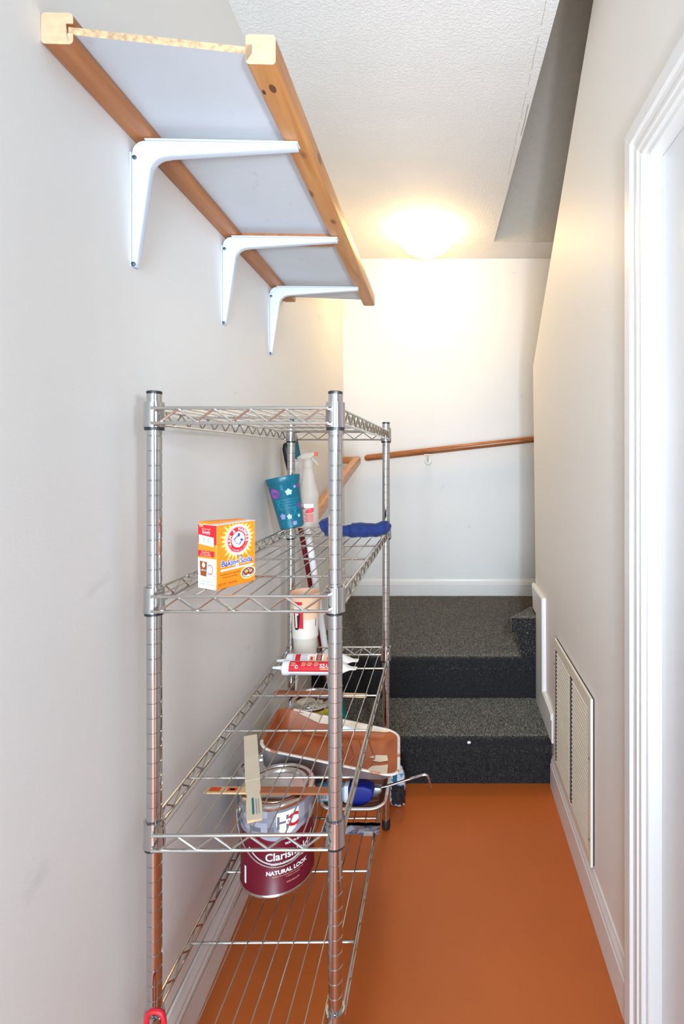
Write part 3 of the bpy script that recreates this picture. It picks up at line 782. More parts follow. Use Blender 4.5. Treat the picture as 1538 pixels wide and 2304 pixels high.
P.stroke([(bd * 0.66, bh * 0.235), (bd * 0.95, bh * 0.20)], 0.0013, M_greyl, 1)
for k, t in enumerate(('For baking', 'and cleaning', 'around the house')): P.text(t, bd * 0.48, bh * (0.145 - 0.042 * k), 0.0058, M_greyl, 1)
P.build('side_print', lambda x, y, e: (-e * 0.7, bd - x, y), bx)

# ---- teal stadium cup
cup = thing('stadium_cup', 'teal plastic cup printed with flowers, leaning over against the left wall', 'cup', (-0.514, 1.745, ZS[1] + DK + 0.0078), (0, math.radians(-11), 0))
rb, rt, ch = 0.0385, 0.0535, 0.172
def cr(z): return rb + (rt - rb) * z / ch
m = MB()
m.lathe([(rb - 0.004, 0.0), (rb, 0.003), (cr(ch - 0.024), ch - 0.024), (cr(ch - 0.022) + 0.0022, ch - 0.021), (rt + 0.0025, ch - 0.003), (rt + 0.0015, ch), (rt - 0.001, ch), (rt - 0.002, ch - 0.003), (rb - 0.003, 0.006)], 48, cap0=True, cap1=True)
m.build('cup_body', M_teal, cup)
P = Print(0.004)
P.flower(-0.036, 0.121, 0.0185, M_magenta, M_blue, 0, k_=0.06)
for r_ in (0.004, 0.008, 0.012): P.ring(-0.036, 0.121, r_, r_ + 0.0011, M_lilac, 1, 0.4, 5.2, 20)
P.flower(0.010, 0.119, 0.0112, M_tealp, M_lime, 0)
P.flower(0.0315, 0.133, 0.0060, M_lilac, M_tealp, 0); P.flower(0.048, 0.135, 0.008, M_magenta, M_blue, 0)
P.ribbon(-0.0085, 0.136, 0.016, M_teall, 0)
for k, t in enumerate(('YOU ARE NOT ALONE ANYMORE', 'WE FIGHT TOGETHER AND', 'WE STAND TOGETHER')):
    P.text(t, 0.001, 0.0935 - 0.0085 * k, 0.0052, M_teall, 0, bold=0.0002)
P.text('NOWATEARS.ORG', 0.001, 0.0650, 0.0082, M_teall, 0)
P.ribbon(-0.031, 0.081, 0.034, M_teall, 0)
P.flower(-0.025, 0.043, 0.0110, M_lilac, M_lime, 0); P.flower(-0.0015, 0.0395, 0.0090, M_tealp, M_lime, 0)
P.ribbon(0.021, 0.054, 0.027, M_teall, 0); P.flower(0.034, 0.037, 0.006, M_tealp, M_lime, 0)
P.ribbon(-0.029, 0.0185, 0.016, M_teall, 0); P.ribbon(-0.012, 0.0170, 0.017, M_teall, 0)
P.poly([(0.006, 0.010), (0.021, 0.010), (0.0205, 0.022), (0.008, 0.022)], M_lilac, 0); P.disc(0.0135, 0.0115, 0.0018, 0.0018, M_lime, 1, 10)
P.flower(0.041, 0.071, 0.009, M_magenta, M_blue, 0)
A0 = math.radians(-73.4)
P.build('cup_print', lambda x, y, e: ((cr(y) + e) * math.cos(A0 + x / 0.046), (cr(y) + e) * math.sin(A0 + x / 0.046), y), cup)

# ---- spray bottle
sb = thing('spray_bottle', 'frosted plastic spray bottle with a small orange nozzle tip, next to the teal cup', 'bottle', (-0.4755, 1.800, ZS[1] + DK), (0, 0, 0))
m = MB()
prof = [(0.032, 0.0), (0.0365, 0.004), (0.0368, 0.020), (0.0352, 0.026), (0.0352, 0.100), (0.0368, 0.106), (0.0365, 0.116), (0.0315, 0.130), (0.0225, 0.165), (0.0170, 0.195), (0.0150, 0.208), (0.0135, 0.210)]
m.lathe(prof, 36, sy=0.66, cap1=True); m.build('bottle_body', M_bot, sb)
m = MB(); m.lathe([(0.0165, 0.205), (0.0172, 0.207), (0.0172, 0.224), (0.0150, 0.230), (0.0120, 0.236)], 24); m.build('screw_collar', M_bot, sb)
m = MB()
hd = [(-0.040, 0.2395), (-0.030, 0.246), (-0.014, 0.2555), (-0.004, 0.258), (0.022, 0.259), (0.022, 0.247), (0.012, 0.240), (0.006, 0.234), (-0.012, 0.234), (-0.028, 0.236)]
m.prism(hd, lambda x, z: (x, -0.0095, z), lambda x, z: (x, 0.0095, z)); m.bevel(0.003, 2); m.build('trigger_head', M_bot, sb)
m = MB(); m.tube([(0.012, 0, 0.240), (0.020, 0, 0.230), (0.028, 0, 0.222), (0.034, 0, 0.214)], [0.0042, 0.0036, 0.003, 0.0022], 8); m.build('trigger', M_bot, sb)
m = MB(); m.box(0.022, 0.031, -0.0065, 0.0065, 0.246, 0.2595); m.bevel(0.002, 2); m.build('nozzle', M_oran2, sb)
P = Print(0.004)
P.rect(-0.024, -0.013, 0.028, 0.082, M_cardw, 0)
P.rect(-0.023, -0.014, 0.042, 0.060, M_greyl, 1); P.rect(-0.022, -0.015, 0.0375, 0.039, M_greyd, 1)
P.rect(-0.008, 0.020, 0.070, 0.083, M_cardw, 0)
P.rect(-0.013, -0.009, 0.066, 0.073, M_red, 1); P.rect(-0.010, -0.003, 0.066, 0.0685, M_red, 1)
P.poly([(-0.004, 0.052), (0.014, 0.052), (0.021, 0.058), (0.021, 0.070), (0.012, 0.069), (-0.001, 0.062)], M_red, 1)
for k in range(7): P.rect(-0.006 + 0.002 * (k % 3), 0.020, 0.046 - 0.0040 * k, 0.0480 - 0.0040 * k, M_red, 1)
P.build('bottle_label', lambda x, y, e: ((0.0352 + e) * math.sin(x / 0.030 * 1.0), -(0.0352 * 0.66 + e) * math.cos(x / 0.030), y), sb)

# ---- blue cloth rolled up
bcl = thing('rolled_cloth', 'royal blue cloth rolled up lengthwise at the back right of the second shelf', 'cloth', (-0.276, 1.585, ZS[1] + DK))
def lump(pts, name, parent, mat_, seg=18, nz=0.1, sd=1):
    random.seed(sd); m = MB(); P3 = []; R = []
    for i in range(len(pts) - 1):
        for k in range(6):
            t = k / 6; a, b_ = pts[i], pts[i + 1]; u = t * t * (3 - 2 * t)
            P3.append(tuple(a[j] + (b_[j] - a[j]) * t for j in range(3))); R.append(a[3] + (b_[3] - a[3]) * u)
    P3.append(pts[-1][:3]); R.append(pts[-1][3])
    m.tube(P3, R, seg)
    for v in m.bm.verts:
        q = v.co
        d = nz * 0.5 * (math.sin(q.x * 170 + q.z * 120) + math.sin(q.y * 190 + q.z * 210 + 1.3 * sd))
        v.co += Vector((0, 0, 1)) * d * 0.01 + Vector((0, 1, 0)) * d * 0.008
        v.co.z = max(v.co.z, 0.0003)
    return m.build(name, mat_, parent)
lump([(-0.104, 0.0, 0.026, 0.006), (-0.098, 0.0, 0.030, 0.022), (-0.080, 0.004, 0.033, 0.030), (-0.062, 0.004, 0.022, 0.022), (-0.045, 0.002, 0.019, 0.019), (-0.010, -0.004, 0.019, 0.019), (-0.006, -0.004, 0.019, 0.013)], 'cloth_end', bcl, M_navy, sd=2, nz=0.25)
lump([(-0.012, -0.008, 0.022, 0.010), (-0.010, -0.008, 0.022, 0.0235), (0.030, -0.004, 0.022, 0.0225), (0.062, 0.0, 0.021, 0.0195), (0.084, 0.004, 0.028, 0.021), (0.099, 0.006, 0.033, 0.017), (0.107, 0.006, 0.035, 0.004)], 'cloth_cuff', bcl, M_navy, sd=3, nz=0.2)

# ---- caulk tubes
def caulk(label, loc, rot, style):
    t = thing('caulk_tube', label, 'caulk tube', loc, (0, 0, rot), 'caulk tubes on the third shelf')
    R = 0.0205
    MX = Matrix.Rotation(PI / 2, 4, 'Y')
    m = MB(); m.lathe([(R - 0.001, 0.046), (R, 0.050), (R, 0.205)], 28, MX); m.build('tube_body', M_white, t)
    m = MB(); m.lathe([(R + 0.0003, 0.034), (R + 0.001, 0.037), (R + 0.001, 0.049), (R, 0.052)], 28, MX); m.build('shoulder_cap', M_white, t)
    m = MB(); m.lathe([(0.0028, 0.0), (0.0035, 0.001), (0.0062, 0.027), (0.0088, 0.029), (0.0092, 0.035)], 16, MX); m.build('nozzle', M_white, t)
    m = MB()   # flattened tail with a hanging hole
    rings = []
    for x, ry, rz, zc in ((0.205, R, R, 0), (0.218, R * 1.02, 0.013, 0), (0.232, R * 0.9, 0.005, 0.0), (0.240, 0.014, 0.0016, 0.0), (0.257, 0.013, 0.0012, 0.0)):
        rings.append([m.bm.verts.new((x, ry * math.cos(2 * PI * k / 20), zc + rz * math.sin(2 * PI * k / 20))) for k in range(20)])
    for A, B in zip(rings, rings[1:]):
        for k in range(20): m.bm.faces.new((A[k], A[(k + 1) % 20], B[(k + 1) % 20], B[k]))
    m.bm.faces.new(rings[-1]); m.build('crimped_tail', M_white, t)
    m = MB(); m.lathe([(0.0014, 0), (0.0014, 0.0006)], 8, Matrix.Translation((0.2485, 0.0, 0.0013))); m.build('hang_hole', M_ink, t)
    P = Print(None)
    if style:
        P.rect(0.055, 0.203, 0.004, 0.040, M_red, 0)
        P.disc(0.078, 0.018, 0.005, 0.005, M_cardw, 1, 14); P.disc(0.079, 0.018, 0.003, 0.003, M_red, 2, 12)
        for k, x in enumerate((0.060, 0.092, 0.110, 0.130)):
            for j in range(3): P.rect(x, x + 0.012 + 0.004 * (j % 2), 0.030 - 0.0045 * j, 0.0318 - 0.0045 * j, M_peach, 1)
        P.text('SEAL', 0.165, 0.016, 0.016, M_cardw, 1, bold=0.0004); P.rect(0.150, 0.196, 0.011, 0.013, M_yel, 1)
        for j in range(4): P.rect(0.058, 0.200, -0.004 - 0.004 * j, -0.0028 - 0.004 * j, M_greyl, 0)
    else:
        P.rect(0.062, 0.078, 0.006, 0.038, M_red, 0); P.rect(0.128, 0.145, 0.006, 0.038, M_redd, 0)
        for j in range(6): P.rect(0.131, 0.142, 0.010 + 0.0045 * j, 0.0118 + 0.0045 * j, M_peach, 1)
        for x0_, x1_ in ((0.052, 0.061), (0.080, 0.100)):
            for j in range(6): P.rect(x0_, x1_, 0.008 + 0.005 * j, 0.0098 + 0.005 * j, M_greyl, 0)
        P.rect(0.106, 0.124, 0.012, 0.030, M_peach, 0); P.rect(0.110, 0.117, 0.016, 0.026, M_red, 1); P.rect(0.150, 0.185, 0.008, 0.036, M_peach, 0)
        P.text('GRAB', 0.178, 0.016, 0.014, M_red, 1, bold=0.0003)
        for j in range(7): P.rect(0.055, 0.200, -0.003 - 0.0035 * j, -0.0017 - 0.0035 * j, M_greyl, 0)
    a_ = math.radians(-38) + math.radians(-90)
    def fm(x, y, e):
        an = -PI / 2 - 0.05 + y / R
        return (x, (R + e) * math.cos(an + 0.0), (R + e) * math.sin(an))
    # wrap: y grows from the front face up over the top
    def fm2(x, y, e):
        an = PI + 0.25 - (y - 0.004) / R if False else (PI - (-0.35) - 0) - (y + 0.0) / R
        return (x, (R + e) * math.cos(an), (R + e) * math.sin(an))
    # split tall shapes so that they follow the curve
    Q = Print(None); Q.mats = P.mats
    for pts, fs, mi, layer in P.items:
        if len(pts) == 4 and abs(pts[2][1] - pts[1][1]) > 0.006:
            n = max(2, int(abs(pts[2][1] - pts[1][1]) / 0.003))
            for k in range(n):
                f = lambda p, q, t: (p[0] + (q[0] - p[0]) * t, p[1] + (q[1] - p[1]) * t)
                Q.items.append(([f(pts[0], pts[3], k / n), f(pts[1], pts[2], k / n), f(pts[1], pts[2], (k + 1) / n), f(pts[0], pts[3], (k + 1) / n)], [(0, 1, 2, 3)], mi, layer))
        else: Q.items.append((pts, fs, mi, layer))
    Q.build('tube_label', fm2, t)
    return t
zc = ZS[2] + DK + 0.0207
caulk('white caulk tube with a mostly red label, the nearer of the two tubes', (-0.5315, 1.60, zc), -0.02, True)
caulk('white caulk tube with a pale grey label and red patch, behind the red one', (-0.5365, 1.655, zc), 0.012, False)

# ---- cream cup with red print, standing by the back left post
pc = thing('plastic_cup', 'tall cream plastic cup with red and black print and peach coloured paint inside', 'cup', (-0.478, 1.772, ZS[2] + DK))
r0, r1, hh = 0.037, 0.0505, 0.209
def pr(z): return r0 + (r1 - r0) * z / hh
m = MB()
m.lathe([(r0 - 0.003, 0), (r0, 0.003), (pr(0.056), 0.056), (pr(0.058) + 0.002, 0.059), (pr(0.062) + 0.0025, 0.064), (pr(0.068) + 0.0012, 0.068), (pr(0.11), 0.11), (pr(0.125), 0.125), (pr(0.200), 0.200), (r1 + 0.0008, 0.203), (r1, hh), (r1 - 0.002, hh - 0.003), (r1 - 0.004, 0.17)], 40,
        mis=[0, 0, 0, 0, 0, 0, 0, 1, 1, 1, 1, 1], cap0=True, cap1=True)
m.build('cup_body', [M_cream, M_peach], pc)
P = Print(0.004)
P.poly([(-0.047, 0.088), (-0.035, 0.080), (-0.013, 0.080), (-0.007, 0.085), (-0.007, 0.160), (-0.047, 0.160)], M_red, 0)
P.rect(-0.045, -0.010, 0.176, 0.186, M_red, 0)
P.rect(-0.038, -0.012, 0.154, 0.172, M_cream, 1)
P.poly([(-0.037, 0.092), (-0.026, 0.092), (-0.023, 0.097), (-0.022, 0.134), (-0.017, 0.135), (-0.017, 0.146), (-0.037, 0.146)], M_ink, 2)
P.rect(-0.034, -0.027, 0.099, 0.148, M_cream, 3); P.rect(-0.034, -0.022, 0.141, 0.148, M_cream, 3)
P.rect(-0.046, -0.039, 0.094, 0.150, M_cream, 3)
P.poly([(0.034, 0.095), (0.037, 0.095), (0.037, 0.125), (0.034, 0.125)], M_redd, 0)
A1 = math.radians(-74)
P.build('cup_print', lambda x, y, e: ((pr(y) + e) * math.cos(A1 + x / 0.043), (pr(y) + e) * math.sin(A1 + x / 0.043), y), pc)

# ---- stirring sticks
def stick(label, loc, rot, L_, w, mats, prints=None, taper=True):
    t = thing('stir_stick', label, 'stir stick', loc, rot, 'paint stirring sticks')
    pts = [(0, 0.08), (0, 0.92), (0.004, 1.0)]
    n = 20; top = []; bot = []
    for k in range(n + 1):
        x = L_ * k / n; q = w / 2
        if taper:
            u = k / n
            q *= 1.0 - 0.20 * math.exp(-((u - 0.76) / 0.030) ** 2)
        if k in (0, n): q *= 0.9
        top.append((x, q)); bot.append((x, -q))
    m = MB()
    out = top + bot[::-1]
    h = 0.0042
    m.prism(out, lambda x, y: (x, y, 0), lambda x, y: (x, y, h)); m.bevel(0.0008, 1)
    for f in m.bm.faces:
        if f.calc_center_median().x / L_ < mats[2]: f.material_index = 1
    m.build('blade', mats[:2], t)
    P = Print()
    for (x0, x1, y0, y1, mm) in prints or []: P.rect(x0, x1, y0, y1, mm, 0)
    if prints: P.build('stick_print', lambda x, y, e: (x, y, h + e), t)
    return t
a1 = math.atan2(0.9535 - 1.242, -0.347 + 0.4630)
t = stick('cream paint stained stirring stick lying lengthwise on the third shelf', (-0.4655, 1.243, ZS[2] + DK), (0, 0, a1), 0.312, 0.0285, (M_stick, M_stickp, 0.60),
          [(0.245, 0.295, -0.004, 0.000, M_teals), (0.250, 0.296, 0.003, 0.005, M_greyl), (0.250, 0.296, 0.0075, 0.009, M_greyl), (0.130, 0.170, -0.006, 0.006, M_paper)])
# split the painted half properly: paint film over the first two thirds
def paint_film(t, x0, x1, w, matl, name='paint_film'):
    m = MB(); m.box(x0, x1, -w / 2 - 0.0004, w / 2 + 0.0004, -0.0001, 0.0046); m.bevel(0.0006, 1); m.build(name, matl, t)
paint_film(t, -0.0004, 0.185, 0.0283, M_stickp)
CAN1 = (-0.413, 1.283); CT = 0.485
t = stick('stirring stick with red print, terracotta paint on its right half, resting on the front can', (-0.574, 1.248, CT + 0.0036), (0, 0, -0.01), 0.312, 0.024, (M_stick, M_stick, 0.0),
          [(0.010, 0.036, -0.007, 0.008, M_oran2), (0.052, 0.076, -0.006, 0.007, M_oran2), (0.058, 0.070, -0.003, 0.004, M_stick), (0.098, 0.116, -0.008, 0.008, M_dkor)], taper=False)
paint_film(t, 0.114, 0.3124, 0.0240, M_stickr)
CAN3 = (-0.449, 1.735)
t = stick('brown painted stirring stick across the lid of the rear can', (-0.580, 1.772, CT + 0.0012), (0, 0, -0.085), 0.315, 0.026, (M_stick, M_stickr, 0.0), taper=False)
paint_film(t, -0.0004, 0.235, 0.026, M_stickr)

# ---- paint cans
def can_shell(root, r, h, mats_, mid):
    m = MB()
    m.lathe([(r - 0.004, 0.002), (r - 0.001, 0.0), (r + 0.0014, 0.002), (r + 0.0014, 0.005), (r, 0.007), (r, mid), (r, h - 0.012), (r + 0.001, h - 0.010)], 48,
            mis=[2, 2, 2, 2, 0, 1, 2], cap1=False)
    m.build('can_body', mats_, root)
    m = MB()
    m.lathe([(r + 0.0008, h - 0.011), (r + 0.0022, h - 0.007), (r + 0.0022, h - 0.003), (r, h), (r - 0.008, h), (r - 0.010, h - 0.006), (r - 0.014, h - 0.006), (r - 0.016, h - 0.001), (r - 0.024, h - 0.002), (r - 0.026, h - 0.007), (0.001, h - 0.0075)], 48, cap0=False)
    m.build('can_lid', M_tin, root)
cz = ZS[3] + DK
c1 = thing('paint_can', 'gallon can of clear concrete sealer with grey and maroon label, front of the lowest shelf', 'paint can', (CAN1[0], CAN1[1], cz), group='paint cans on the lowest shelf')
r, h = 0.0855, CT - cz
can_shell(c1, r, h, [M_label, M_grey, M_tin], 0.140)
m = MB(); m.lathe([(r - 0.012, h - 0.0035), (r - 0.016, h - 0.0015), (r - 0.018, h - 0.0035)], 32, cap0=False, cap1=False)
m.build('dried_paint_ring', M_terrad, c1)
P = Print(0.006)
random.seed(11)
for iy in range(6):
    for ix in range(-9, 10):
        q = random.random()
        if q < 0.62: P.rect(ix * 0.015, ix * 0.015 + 0.015, 0.140 + iy * 0.0108, 0.1508 + iy * 0.0108, random.choice((M_greyd, M_greyl, M_greyl, M_grey)), 0)
def arcpts(cx_, cy_, r_, a0, a1, n=24): return [(cx_ + r_ * math.cos(a0 + (a1 - a0) * k / n), cy_ + r_ * math.sin(a0 + (a1 - a0) * k / n)) for k in range(n + 1)]
# grey field dips in an arc over the maroon
P.poly(arcpts(0.0, 0.236, 0.107, PI + 0.95, 2 * PI - 0.95) + [(0.064, 0.150), (-0.064, 0.150)], M_greyl, 1)
P.ring(0.004, 0.186, 0.1085, 0.1120, M_cardw, 2, PI + 0.75, 2 * PI - 0.72, 40)
sx_, sy_ = 0.016, 0.168
shd = lambda k: [(sx_ - 0.026 * k, sy_ + 0.025 * k), (sx_ + 0.026 * k, sy_ + 0.025 * k), (sx_ + 0.026 * k, sy_ - 0.004 * k), (sx_ + 0.018 * k, sy_ - 0.020 * k), (sx_, sy_ - 0.031 * k), (sx_ - 0.018 * k, sy_ - 0.020 * k), (sx_ - 0.026 * k, sy_ - 0.004 * k)]
P.poly(shd(1.0), M_cardw, 3)
P.text('H', sx_ - 0.0115, sy_ - 0.013, 0.042, M_greyd, 4, bold=0.0006); P.text('C', sx_ + 0.0115, sy_ - 0.013, 0.040, M_red, 4, bold=0.0016)
P.disc(sx_ + 0.001, sy_ + 0.001, 0.0062, 0.0062, M_cardw, 5, 16); P.text('&', sx_ + 0.001, sy_ - 0.002, 0.009, M_red, 6)
P.text('WATER-BASED', 0.034, 0.1165, 0.0075, M_cardw, 3, bold=0.0002)
P.text('Clarishield', 0.018, 0.0860, 0.0245, M_cardw, 4, bold=0.0005)
P.text('CLEAR CONCRETE SEALER', 0.025, 0.0745, 0.0078, M_cardw, 3, bold=0.0001)
P.text('NATURAL LOOK', 0.016, 0.0530, 0.0128, M_cardw, 3, bold=0.0005)
P.text('PENETRATING PROTECTION FOR CONCRETE', 0.018, 0.0470, 0.0036, M_peach, 3); P.text('INTERIOR / EXTERIOR', 0.028, 0.0415, 0.0034, M_peach, 3)
P.text('ONE GALLON', 0.028, 0.0280, 0.0050, M_peach, 3)
P.rect(-0.094, -0.087, 0.022, 0.062, M_cardw, 2)
P.build('can_label', lambda x, y, e: ((r + e) * math.cos(math.radians(-68) + x / r), (r + e) * math.sin(math.radians(-68) + x / r), y), c1, gap=0.00025)
ea = math.radians(-150)
for an in (math.radians(-158), math.radians(22)):
    m = MB(); m.lathe([(0.013, 0), (0.012, 0.003), (0.007, 0.006), (0.001, 0.007)], 16, Matrix.Translation((r * math.cos(an), r * math.sin(an), 0.172)) @ Matrix.Rotation(an, 4, 'Z') @ Matrix.Rotation(PI / 2, 4, 'Y')); m.build('handle_ear', M_tin, c1)
m = MB(); pts = []
for k in range(31):
    an = math.radians(-158 + 180 * k / 30); rr_ = r + 0.008 + 0.004 * math.sin(PI * k / 30)
    pts.append((rr_ * math.cos(an), rr_ * math.sin(an), 0.172 - 0.095 * math.sin(PI * k / 30)))
m.tube(pts, 0.0015, 6); m.build('wire_bail', M_wire, c1)

c2 = thing('paint_can', 'dull metal can half hidden against the wall behind the maroon can', 'paint can', (-0.512, 1.433, cz), group='paint cans on the lowest shelf')
can_shell(c2, 0.055, 0.168, [M_tindull, M_tindull, M_tin], 0.10)
m = MB(); m.lathe([(0.0556, 0.02), (0.0556, 0.13)], 40, cap0=False, cap1=False); m.build('dark_label', M_greyd, c2)
c3 = thing('paint_can', 'gallon can with olive yellow label and brown drips, behind the paint tray', 'paint can', (CAN3[0], CAN3[1], cz), group='paint cans on the lowest shelf')
can_shell(c3, 0.079, CT - cz, [M_olive, M_olive, M_tin], 0.10)
P = Print(0.006)
P.poly([(-0.060, 0.06), (-0.052, 0.05), (-0.040, 0.09), (-0.030, 0.075), (-0.022, 0.12), (-0.012, 0.13), (-0.012, 0.196), (-0.060, 0.196)], M_terrad, 0)
P.build('paint_drips', lambda x, y, e: ((0.079 + e) * math.cos(math.radians(-75) + x / 0.079), (0.079 + e) * math.sin(math.radians(-75) + x / 0.079), y), c3)
m = MB(); m.lathe([(0.030, CT - cz - 0.0062), (0.020, CT - cz - 0.0060), (0.001, CT - cz - 0.0060)], 24, Matrix.Translation((-0.014, -0.010, 0)), cap0=False); m.build('paint_stain', M_paper, c3)

# crumpled paper on the rear can
pp = thing('crumpled_paper', 'crumpled soiled paper scrap lying on the lid of the rear can', 'paper', (-0.432, 1.690, CT - 0.004))
random.seed(5); m = MB(); n = 9; g = []
for i in range(n):
    for j in range(n):
        x = (i / (n - 1) - 0.5) * 0.060 * (1 - 0.2 * abs(j / (n - 1) - 0.5)); y = (j / (n - 1) - 0.5) * 0.050
        g.append(m.bm.verts.new((x + random.uniform(-.002, .002), y + random.uniform(-.002, .002), 0.001 + random.uniform(0, 0.011))))
for i in range(n - 1):
    for j in range(n - 1): m.bm.faces.new((g[i * n + j], g[(i + 1) * n + j], g[(i + 1) * n + j + 1], g[i * n + j + 1]))
r_ = bmesh.ops.solidify(m.bm, geom=m.bm.faces[:], thickness=0.0006)
m.build('paper_sheet', M_paper, pp, smooth=False)

# ---- paint trays
def tray(name_label, loc, rot, L_, W_, D, mats_, flat=0.35, patches=True, grp='paint roller trays'):
    """well at the -x end, ramp rising to the +x end; mats: inside, rim, outside"""
    t = thing('paint_tray', name_label, 'paint tray', loc, rot, grp)
    def outline(lx, wy, rc, n=6):
        o = []
        for cx_, cy_, a0 in ((lx / 2 - rc, wy / 2 - rc, 0), (-lx / 2 + rc, wy / 2 - rc, PI / 2), (-lx / 2 + rc, -wy / 2 + rc, PI), (lx / 2 - rc, -wy / 2 + rc, 1.5 * PI)):
            for k in range(n + 1): o.append((cx_ + rc * math.cos(a0 + PI / 2 * k / n), cy_ + rc * math.sin(a0 + PI / 2 * k / n)))
        return o
    def depth(x):   # floor height of the tray along its length
        u = x / L_ + 0.5
        if u < flat: return -D
        return -D + (D - 0.014) * (u - flat) / (1 - flat)
    def loops(off):
        A = outline(L_, W_, 0.045); B = outline(L_ - 0.016, W_ - 0.016, 0.040); C = outline(L_ - 0.05, W_ - 0.046, 0.028)
        return A, B, C
    A, B, C = loops(0)
    def split_floor(bm, face, dz):
        xk = L_ * (flat - 0.5)
        bmesh.ops.bisect_plane(bm, geom=[face] + list(face.edges) + list(face.verts), plane_co=(xk, 0, 0), plane_no=(1, 0, 0))
        for v in bm.verts:
            if abs(v.co.x - xk) < 1e-4: v.co.z = depth(xk) + dz
    # inner pan
    m = MB(); bm = m.bm
    rb_ = [bm.verts.new((x, y, 0.0)) for x, y in B]; rc_ = [bm.verts.new((x, y, depth(x) + 0.006)) for x, y in C]
    n = len(B)
    for k in range(n): bm.faces.new((rb_[k], rb_[(k + 1) % n], rc_[(k + 1) % n], rc_[k]))
    # floor strips
    ins = []
    C2 = outline(L_ - 0.062, W_ - 0.058, 0.024)
    rd_ = [bm.verts.new((x, y, depth(x))) for x, y in C2]
    for k in range(n): bm.faces.new((rc_[k], rc_[(k + 1) % n], rd_[(k + 1) % n], rd_[k]))
    split_floor(bm, bm.faces.new(rd_), 0.0)
    m.build('tray_pan', mats_[0], t, ang=50)
    # rolled rim
    m = MB(); m.tube([(x, y, 0.0005) for x, y in outline(L_ - 0.010, W_ - 0.010, 0.042)], [0.0046] * n, 8, closed=True, flat=0.6)
    for f in m.bm.faces:
        c_ = f.calc_center_median()
        if c_.x < -L_ * 0.20 and c_.y > -W_ * 0.30 and mats_[0] is M_terra: f.material_index = 1
    m.build('tray_rim', [mats_[1], mats_[0]], t)
    # outside shell
    m = MB(); bm = m.bm
    ra = [bm.verts.new((x, y, -0.001)) for x, y in outline(L_ - 0.010, W_ - 0.010, 0.042)]; rc2 = [bm.verts.new((x, y, depth(x) - 0.002)) for x, y in outline(L_ - 0.046, W_ - 0.042, 0.03)]
    for k in range(n): bm.faces.new((ra[k], ra[(k + 1) % n], rc2[(k + 1) % n], rc2[k]))
    split_floor(bm, bm.faces.new(rc2), -0.002); m.build('tray_shell', mats_[2], t, ang=50)
    # V ribs on the ramp
    for i in range(5):
        x = L_ * (0.02 + 0.075 * i)
        m = MB(); z0 = lambda q: depth(q) + 0.0006
        m.tube([(x - 0.022, -W_ * 0.33, z0(x - 0.022)), (x, 0, z0(x)), (x - 0.022, W_ * 0.33, z0(x - 0.022))], 0.0024, 6); m.build('ramp_rib', mats_[0], t)
    return t, depth
t1, dep = tray('terracotta coated metal paint tray with cream rim, tilted on top of the clutter', (-0.325, 1.523, 0.463), (0, 0, 0), 0.39, 0.27, 0.052, (M_terra, M_rim, M_tindull))
t1.rotation_euler = (Matrix.Rotation(0.076, 3, 'Z') @ Matrix.Rotation(0.249, 3, 'Y') @ Matrix.Rotation(-0.055, 3, 'X')).to_euler()
P = Print(0.02)
P.poly([(0.108, -0.006), (0.128, 0.008), (0.160, 0.010), (0.163, -0.020), (0.140, -0.030), (0.118, -0.024), (0.128, -0.014)], M_creamp, 0)
P.poly([(0.098, -0.104), (0.104, -0.074), (0.120, -0.052), (0.150, -0.046), (0.163, -0.040), (0.162, -0.100), (0.150, -0.104)], M_creamp, 0)
P.build('dried_cream_paint', lambda x, y, e: (x, y, dep(x) + 0.0008 + e), t1)
P = Print(0.02)
P.poly([(-0.130, 0.122), (-0.06, 0.108), (0.02, 0.112), (0.10, 0.110), (0.150, 0.116), (0.170, 0.126), (0.150, 0.1275), (-0.10, 0.1275)], M_creamp, 0)
P.build('rim_smear', lambda x, y, e: (x, y - 0.0006, dep(x) * 0.35 * (1 - (y - 0.105) / 0.024) + 0.002), t1)

t2, dep2 = tray('small brown stained paint tray with white rim beneath the bigger tray', (-0.262, 1.585, 0.322), (0, 0, math.radians(-90)), 0.315, 0.190, 0.044, (M_terrad, M_rim, M_stickr))

# brush in a card sleeve lying in the small tray
br = thing('paint_brush', 'packaged brush with cobalt blue head and pale blue barcode sleeve under the big tray', 'brush', (-0.268, 1.478, 0.314))
m = MB(); m.box(-0.096, -0.020, -0.012, 0.012, 0.004, 0.046); m.bevel(0.003, 2); m.build('card_sleeve', M_cyan, br)
P = Print(); P.rect(-0.086, -0.040, 0.010, 0.040, M_cardw, 0)
random.seed(9); x = -0.084
while x < -0.043:
    w = random.choice((0.0008, 0.0016, 0.0012)); P.rect(x, x + w, 0.013, 0.036, M_ink, 1); x += w + random.choice((0.001, 0.0016))
P.build('barcode', lambda x, y, e: (x, -0.012 - e, y), br)
m = MB(); m.box(-0.020, -0.006, -0.0135, 0.0135, 0.002, 0.050); m.bevel(0.003, 2); m.build('white_band', M_cardw, br)
m = MB()
lp = [(-0.008, 0.004), (0.016, -0.004), (0.034, -0.002), (0.050, 0.008), (0.058, 0.014), (0.064, 0.030), (0.060, 0.044), (0.034, 0.052), (-0.008, 0.052)]
m.prism(lp, lambda x, z: (x, -0.020, z), lambda x, z: (x, 0.022, z)); m.bevel(0.006, 3); m.build('blue_head', M_cobalt, br)
